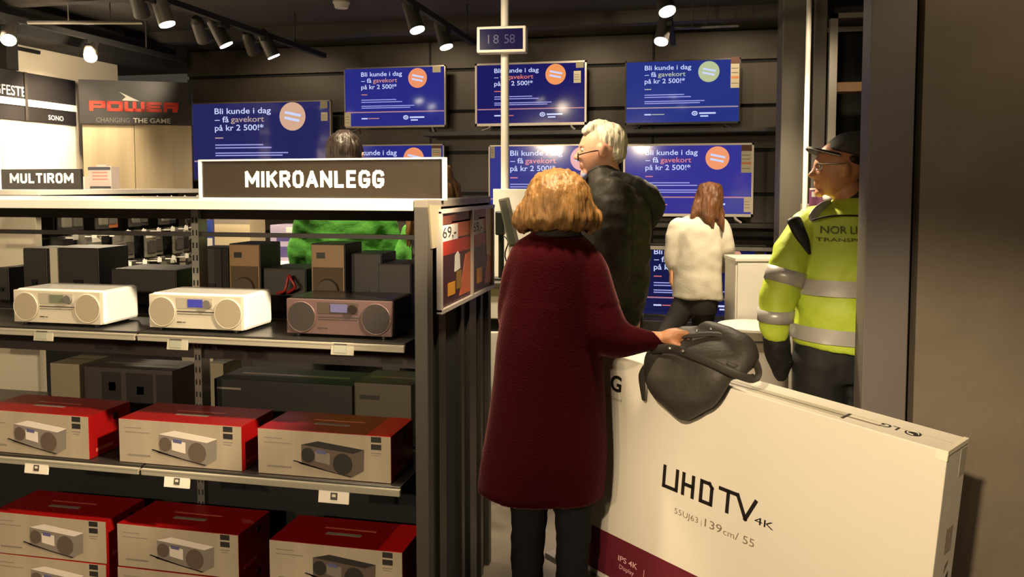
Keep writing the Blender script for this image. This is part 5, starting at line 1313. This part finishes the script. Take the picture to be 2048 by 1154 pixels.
# cap
mb = MB()
P.loft(mb, [(263, 1690, 1716, .04, 0, .10), (268, 1676, 1728, .072, 0, .12), (279, 1662, 1733, .088, 0, .10), (294, 1652, 1735, .094, 0, .02), (310, 1650, 1734, .095, 0, -.24)], sub=4)
soft('cap', mb, mat('cap_dark', (.215, .20, .18), .75, bump=.2, bscale=90), P.root, .008, 4)
a = P.q(1654, 303, 0); tip = P.q(1615, 293, 0)
rr_ = []
n_ = 13
for lay in (0.0, -.010):
    for k in range(n_):
        u = -1 + 2 * k / (n_ - 1)
        rr_.append(Vector((a.x + .012 + .01 * abs(u), u * .088, a.z + lay - .012 * u * u)))
    for k in range(n_):
        u = -1 + 2 * k / (n_ - 1); e = math.sqrt(max(0, 1 - u * u))
        rr_.append(Vector((a.x + .012 - (a.x - tip.x + .012) * e + .01 * (1 - e), u * .086, a.z + (tip.z - a.z) * e + lay - .014 * u * u)))
fs = []
for k in range(n_ - 1):
    fs += [(k, k + 1, n_ + k + 1, n_ + k), (2 * n_ + k, 3 * n_ + k, 3 * n_ + k + 1, 2 * n_ + k + 1), (n_ + k, n_ + k + 1, 3 * n_ + k + 1, 3 * n_ + k), (k, 2 * n_ + k, 2 * n_ + k + 1, k + 1)]
MB().add(rr_, fs, 0, True, P.M).build('cap_peak', mat('cap_peak', (.12, .11, .12), .6), P.root)
edge = [rr_[3 * n_ + k] + Vector((-.002, 0, .003)) for k in range(n_)] 
MB().tube(edge, .0022, n=6, M=P.M, sub=2).build('cap_piping', mat('piping_pale', (.72, .70, .66), .5), P.root)
ha = MB(); P.tube(ha, [(1706, 318, -.07), (1724, 330, -.03), (1728, 345, 0), (1724, 335, .05)], [.018, .024, .022, .018])
soft('hair', ha, hair_mat('hair_dark', (.16, .12, .09), .3), P.root, .008, 3)
gl = MB()
for s_ in (-1, 1):
    P.tube(gl, [(1696, 328, .086 * s_), (1676, 327, .084 * s_), (1652, 327, .068 * s_), (1638, 327, .055 * s_)], .0030, n=8)
    c = P.q(1636, 333, .033 * s_); gl.tube([(c.x, c.y + .024 * math.cos(a_ / 14 * 2 * math.pi), c.z + .015 * math.sin(a_ / 14 * 2 * math.pi)) for a_ in range(15)], .0022, n=6, M=P.M, sub=0)
gl.build('glasses', mat('glasses_silver', (.75, .72, .70), .2, .8), P.root)

# ================================================================== staff behind the shelving
def staff(label, px, hd, ytop, yfloor, hairc, hair_rows, wmul=1.0, facing=(0.1, 1, 0), long=False):
    P = Person(label, px, hd); s = 1 / P.mpp
    m = lambda dx, z, dy=0: (px + dx * s, 370 + (H - z) * s, dy)
    top = H + (370 - ytop) * P.mpp; k = top / 1.78
    body = MB()
    X = P.M
    body.loft([(0, 0, .80 * k, .13 * wmul, .09), (0, 0, .95 * k, .15 * wmul, .1), (0, 0, 1.2 * k, .14 * wmul, .09), (0, 0, 1.42 * k, .15 * wmul, .07), (0, 0, 1.50 * k, .06, .05)], 28, 0, X, True, 3)
    body.tube([(0, 0, 1.48 * k), (0, .01, 1.6 * k)], [.055, .05], M=X)
    Qh = head_mesh(body, (0, .015, top - .118 * k), .228 * k, facing, X)
    for s_ in (-1, 1):
        body.tube([(s_ * .09, 0, .85 * k), (s_ * .10, 0, .48 * k), (s_ * .10, 0, .09), (s_ * .1, .01, .05), (s_ * .11, .10, .035)], [.08, .055, .04, .036, .03], M=X)
        body.tube([(s_ * .17 * wmul, 0, 1.42 * k), (s_ * .225 * wmul, .02, 1.15 * k), (s_ * .2 * wmul, .18, .98 * k), (s_ * .13 * wmul, .28, 1.0 * k)], [.05, .042, .034, .026], M=X)
        relaxed_hand(body, P, (s_ * .13 * wmul, .28, 1.0 * k), (-s_ * .5, 1, 0), (0, .2, 1))
        shoe(P, s_ * .1, .01, 0, (s_ * .1, 1, 0))
    soft('body', body, SKIN, P.root, .0072, 3)
    sh = MB()
    sh.loft([(0, 0, .84 * k, .20 * wmul, .125), (0, 0, .95 * k, .20 * wmul, .13), (0, 0, 1.15 * k, .195 * wmul, .125), (0, 0, 1.32 * k, .205 * wmul, .12), (0, 0, 1.42 * k, .19 * wmul, .1), (0, 0, 1.49 * k, .11, .07), (0, 0, 1.52 * k, .065, .055)], 32, 0, X, True, 3)
    for s_ in (-1, 1):
        sh.tube([(s_ * .17 * wmul, 0, 1.42 * k), (s_ * .225 * wmul, .01, 1.25 * k), (s_ * .235 * wmul, .03, 1.14 * k)], [.068 * wmul ** .5, .066 * wmul ** .5, .062 * wmul ** .5], M=X, round_caps=True)
    soft('shirt', sh, mat('green_shirt', (.27, .56, .18), .7, bump=.15, bscale=50), P.root, .011, 4, folds(6, .013, (1.2, 1, 1.6)))
    tr = MB()
    for s_ in (-1, 1): tr.tube([(s_ * .085, 0, .88 * k), (s_ * .10, 0, .48 * k), (s_ * .10, 0, .07)], [.105, .08, .065], M=X)
    soft('trousers', tr, mat('dark_trousers', (.13, .125, .13), .8), P.root, .013, 4)
    ha = MB(); hz = top - .118 * k
    ha.ell((0, -.006, hz + .024), (.086 * k, .098 * k, .100 * k), M=X); ha.ell((0, -.035, hz - .03), (.078 * k, .07 * k, .07 * k), M=X)
    if long:
        ha.tube([(0, -.06, hz), (.01, -.09, hz - .15), (.02, -.10, hz - .30)], [.085, .085, .05], M=X, flat=.5, up=(0, 1, 0))
        ha.tube([(.07, -.01, hz), (.10, -.02, hz - .14), (.14, -.05, hz - .29)], [.04, .045, .02], M=X)
        ha.tube([(-.07, -.01, hz), (-.10, -.02, hz - .14), (-.12, -.05, hz - .29)], [.04, .045, .02], M=X)
    soft('hair', ha, hair_mat(*hairc), P.root, .0085, 3, strands(55, .007))
    eyes(P, Qh, .228 * k, P.root)
    return P
staff('person in a green shirt with short dark hair seen behind the aisle sign', 690, 4.2, 262, 0, ('hair_darkbrown', (.11, .075, .05), .4), None)
P = staff('person with long light brown hair almost hidden behind the aisle sign and end post', 873, 3.98, 322, 0, ('hair_lightbrown', (.48, .34, .20), .4), None, wmul=.74, long=True)
mb = MB().tube([(-.10, -.11, 1.40), (-.09, -.145, 1.25), (-.085, -.15, 1.05)], .012, n=10, flat=.3, up=(0, 1, 0), M=P.M)
mb.build('lanyard', M_black, P.root)

# ================================================================== black leather bag on the carton
t = thing('handbag', 'black slouchy leather handbag hanging over the top edge of the TV carton', 'bag', BM @ Vector((-.95, .05, 0)))
def B(px, py, off): return BM @ pxl(px, py, off)
nB = (BR @ Vector((0, -1, 0, 0))).to_3d(); upB = Vector((0, 0, 1)); rB = (BR @ Vector((1, 0, 0, 0))).to_3d()
mb = MB()
def blade(rows, n=28):
    rr = []
    for (y, xl, xr, th, off) in rows:
        a, b = B(xl, y, off), B(xr, y, off); c = (a + b) / 2; h = (b - a) / 2
        rr.append([c + h * math.cos(2 * math.pi * i / n) + nB * th * math.sin(2 * math.pi * i / n) for i in range(n)])
    mb.rings(rr[::-1], 0, True)
blade([(652, 1362, 1432, .02, -.10), (660, 1338, 1458, .05, -.09), (676, 1318, 1480, .075, -.06), (694, 1300, 1492, .088, -.03), (712, 1292, 1496, .085, .0), (732, 1287, 1484, .075, .02), (752, 1288, 1466, .066, .045), (775, 1298, 1452, .060, .055), (798, 1314, 1438, .054, .058), (815, 1332, 1424, .045, .050), (828, 1350, 1402, .032, .045), (841, 1366, 1378, .010, .04)])
mb.tube([B(1415, 668, -.10), B(1462, 684, -.06), B(1490, 712, -.02), B(1476, 742, .03)], [.045, .05, .05, .03], n=14)
fb = folds(7, .010, (1, 1, 1))
M_lea = mat('black_leather', (.20, .18, .155), .6, bump=.12, bscale=70, spec=.35)
bag = soft('bag_body', mb, M_lea, t, .009, 4, fb)
_inv = BM.inverted() @ WM[t.name]; _fwd = _inv.inverted()
for v in bag.data.vertices:                             # keep the leather outside the cardboard
    q = _inv @ v.co
    if q.z < .003 and q.y > -.003:
        if -q.z < q.y + .02 and q.y > 0.0: q.z = .003
        else: q.y = -.003
        v.co = _fwd @ q
fl = MB()
fl.tube([B(1303, 700, .05), B(1336, 697, .075), B(1365, 703, .098), B(1417, 724, .100), B(1465, 745, .09), B(1500, 757, .05), B(1517, 748, .01), B(1510, 722, -.03), B(1494, 697, -.05), B(1468, 674, -.07), B(1437, 659, -.08)], .015, n=12, flat=.35, up=tuple(nB))
fl.build('strap', M_lea, t)
MB().tube([B(1455, 728, .06), B(1470, 735, .05), B(1486, 737, .03), B(1500, 725, .0)], .010, n=10, flat=.4, up=tuple(nB)).build('strap', M_lea, t)
MB().tube([B(1292, 735, .055), B(1284, 752, .055), B(1285, 775, .045), B(1287, 800, .03)], [.014, .015, .013, .008], n=10, flat=.35, up=tuple(nB)).build('strap_end', M_lea, t)
MB().tube([B(1330, 672, -.02), B(1372, 672, .0), B(1420, 668, -.02), B(1456, 672, -.03)], .012, n=10, flat=.5).build('top_rim', M_lea, t)
M_stud = mat('stud_metal', (.85, .83, .78), .2, .9)
for px, py, off in ((1340, 697, .092), (1366, 702, .112), (1394, 662, -.035), (1422, 658, -.05), (1467, 674, -.045)):
    MB().ell(B(px, py, off), (.0065, .0065, .005)).build('stud', M_stud, t)
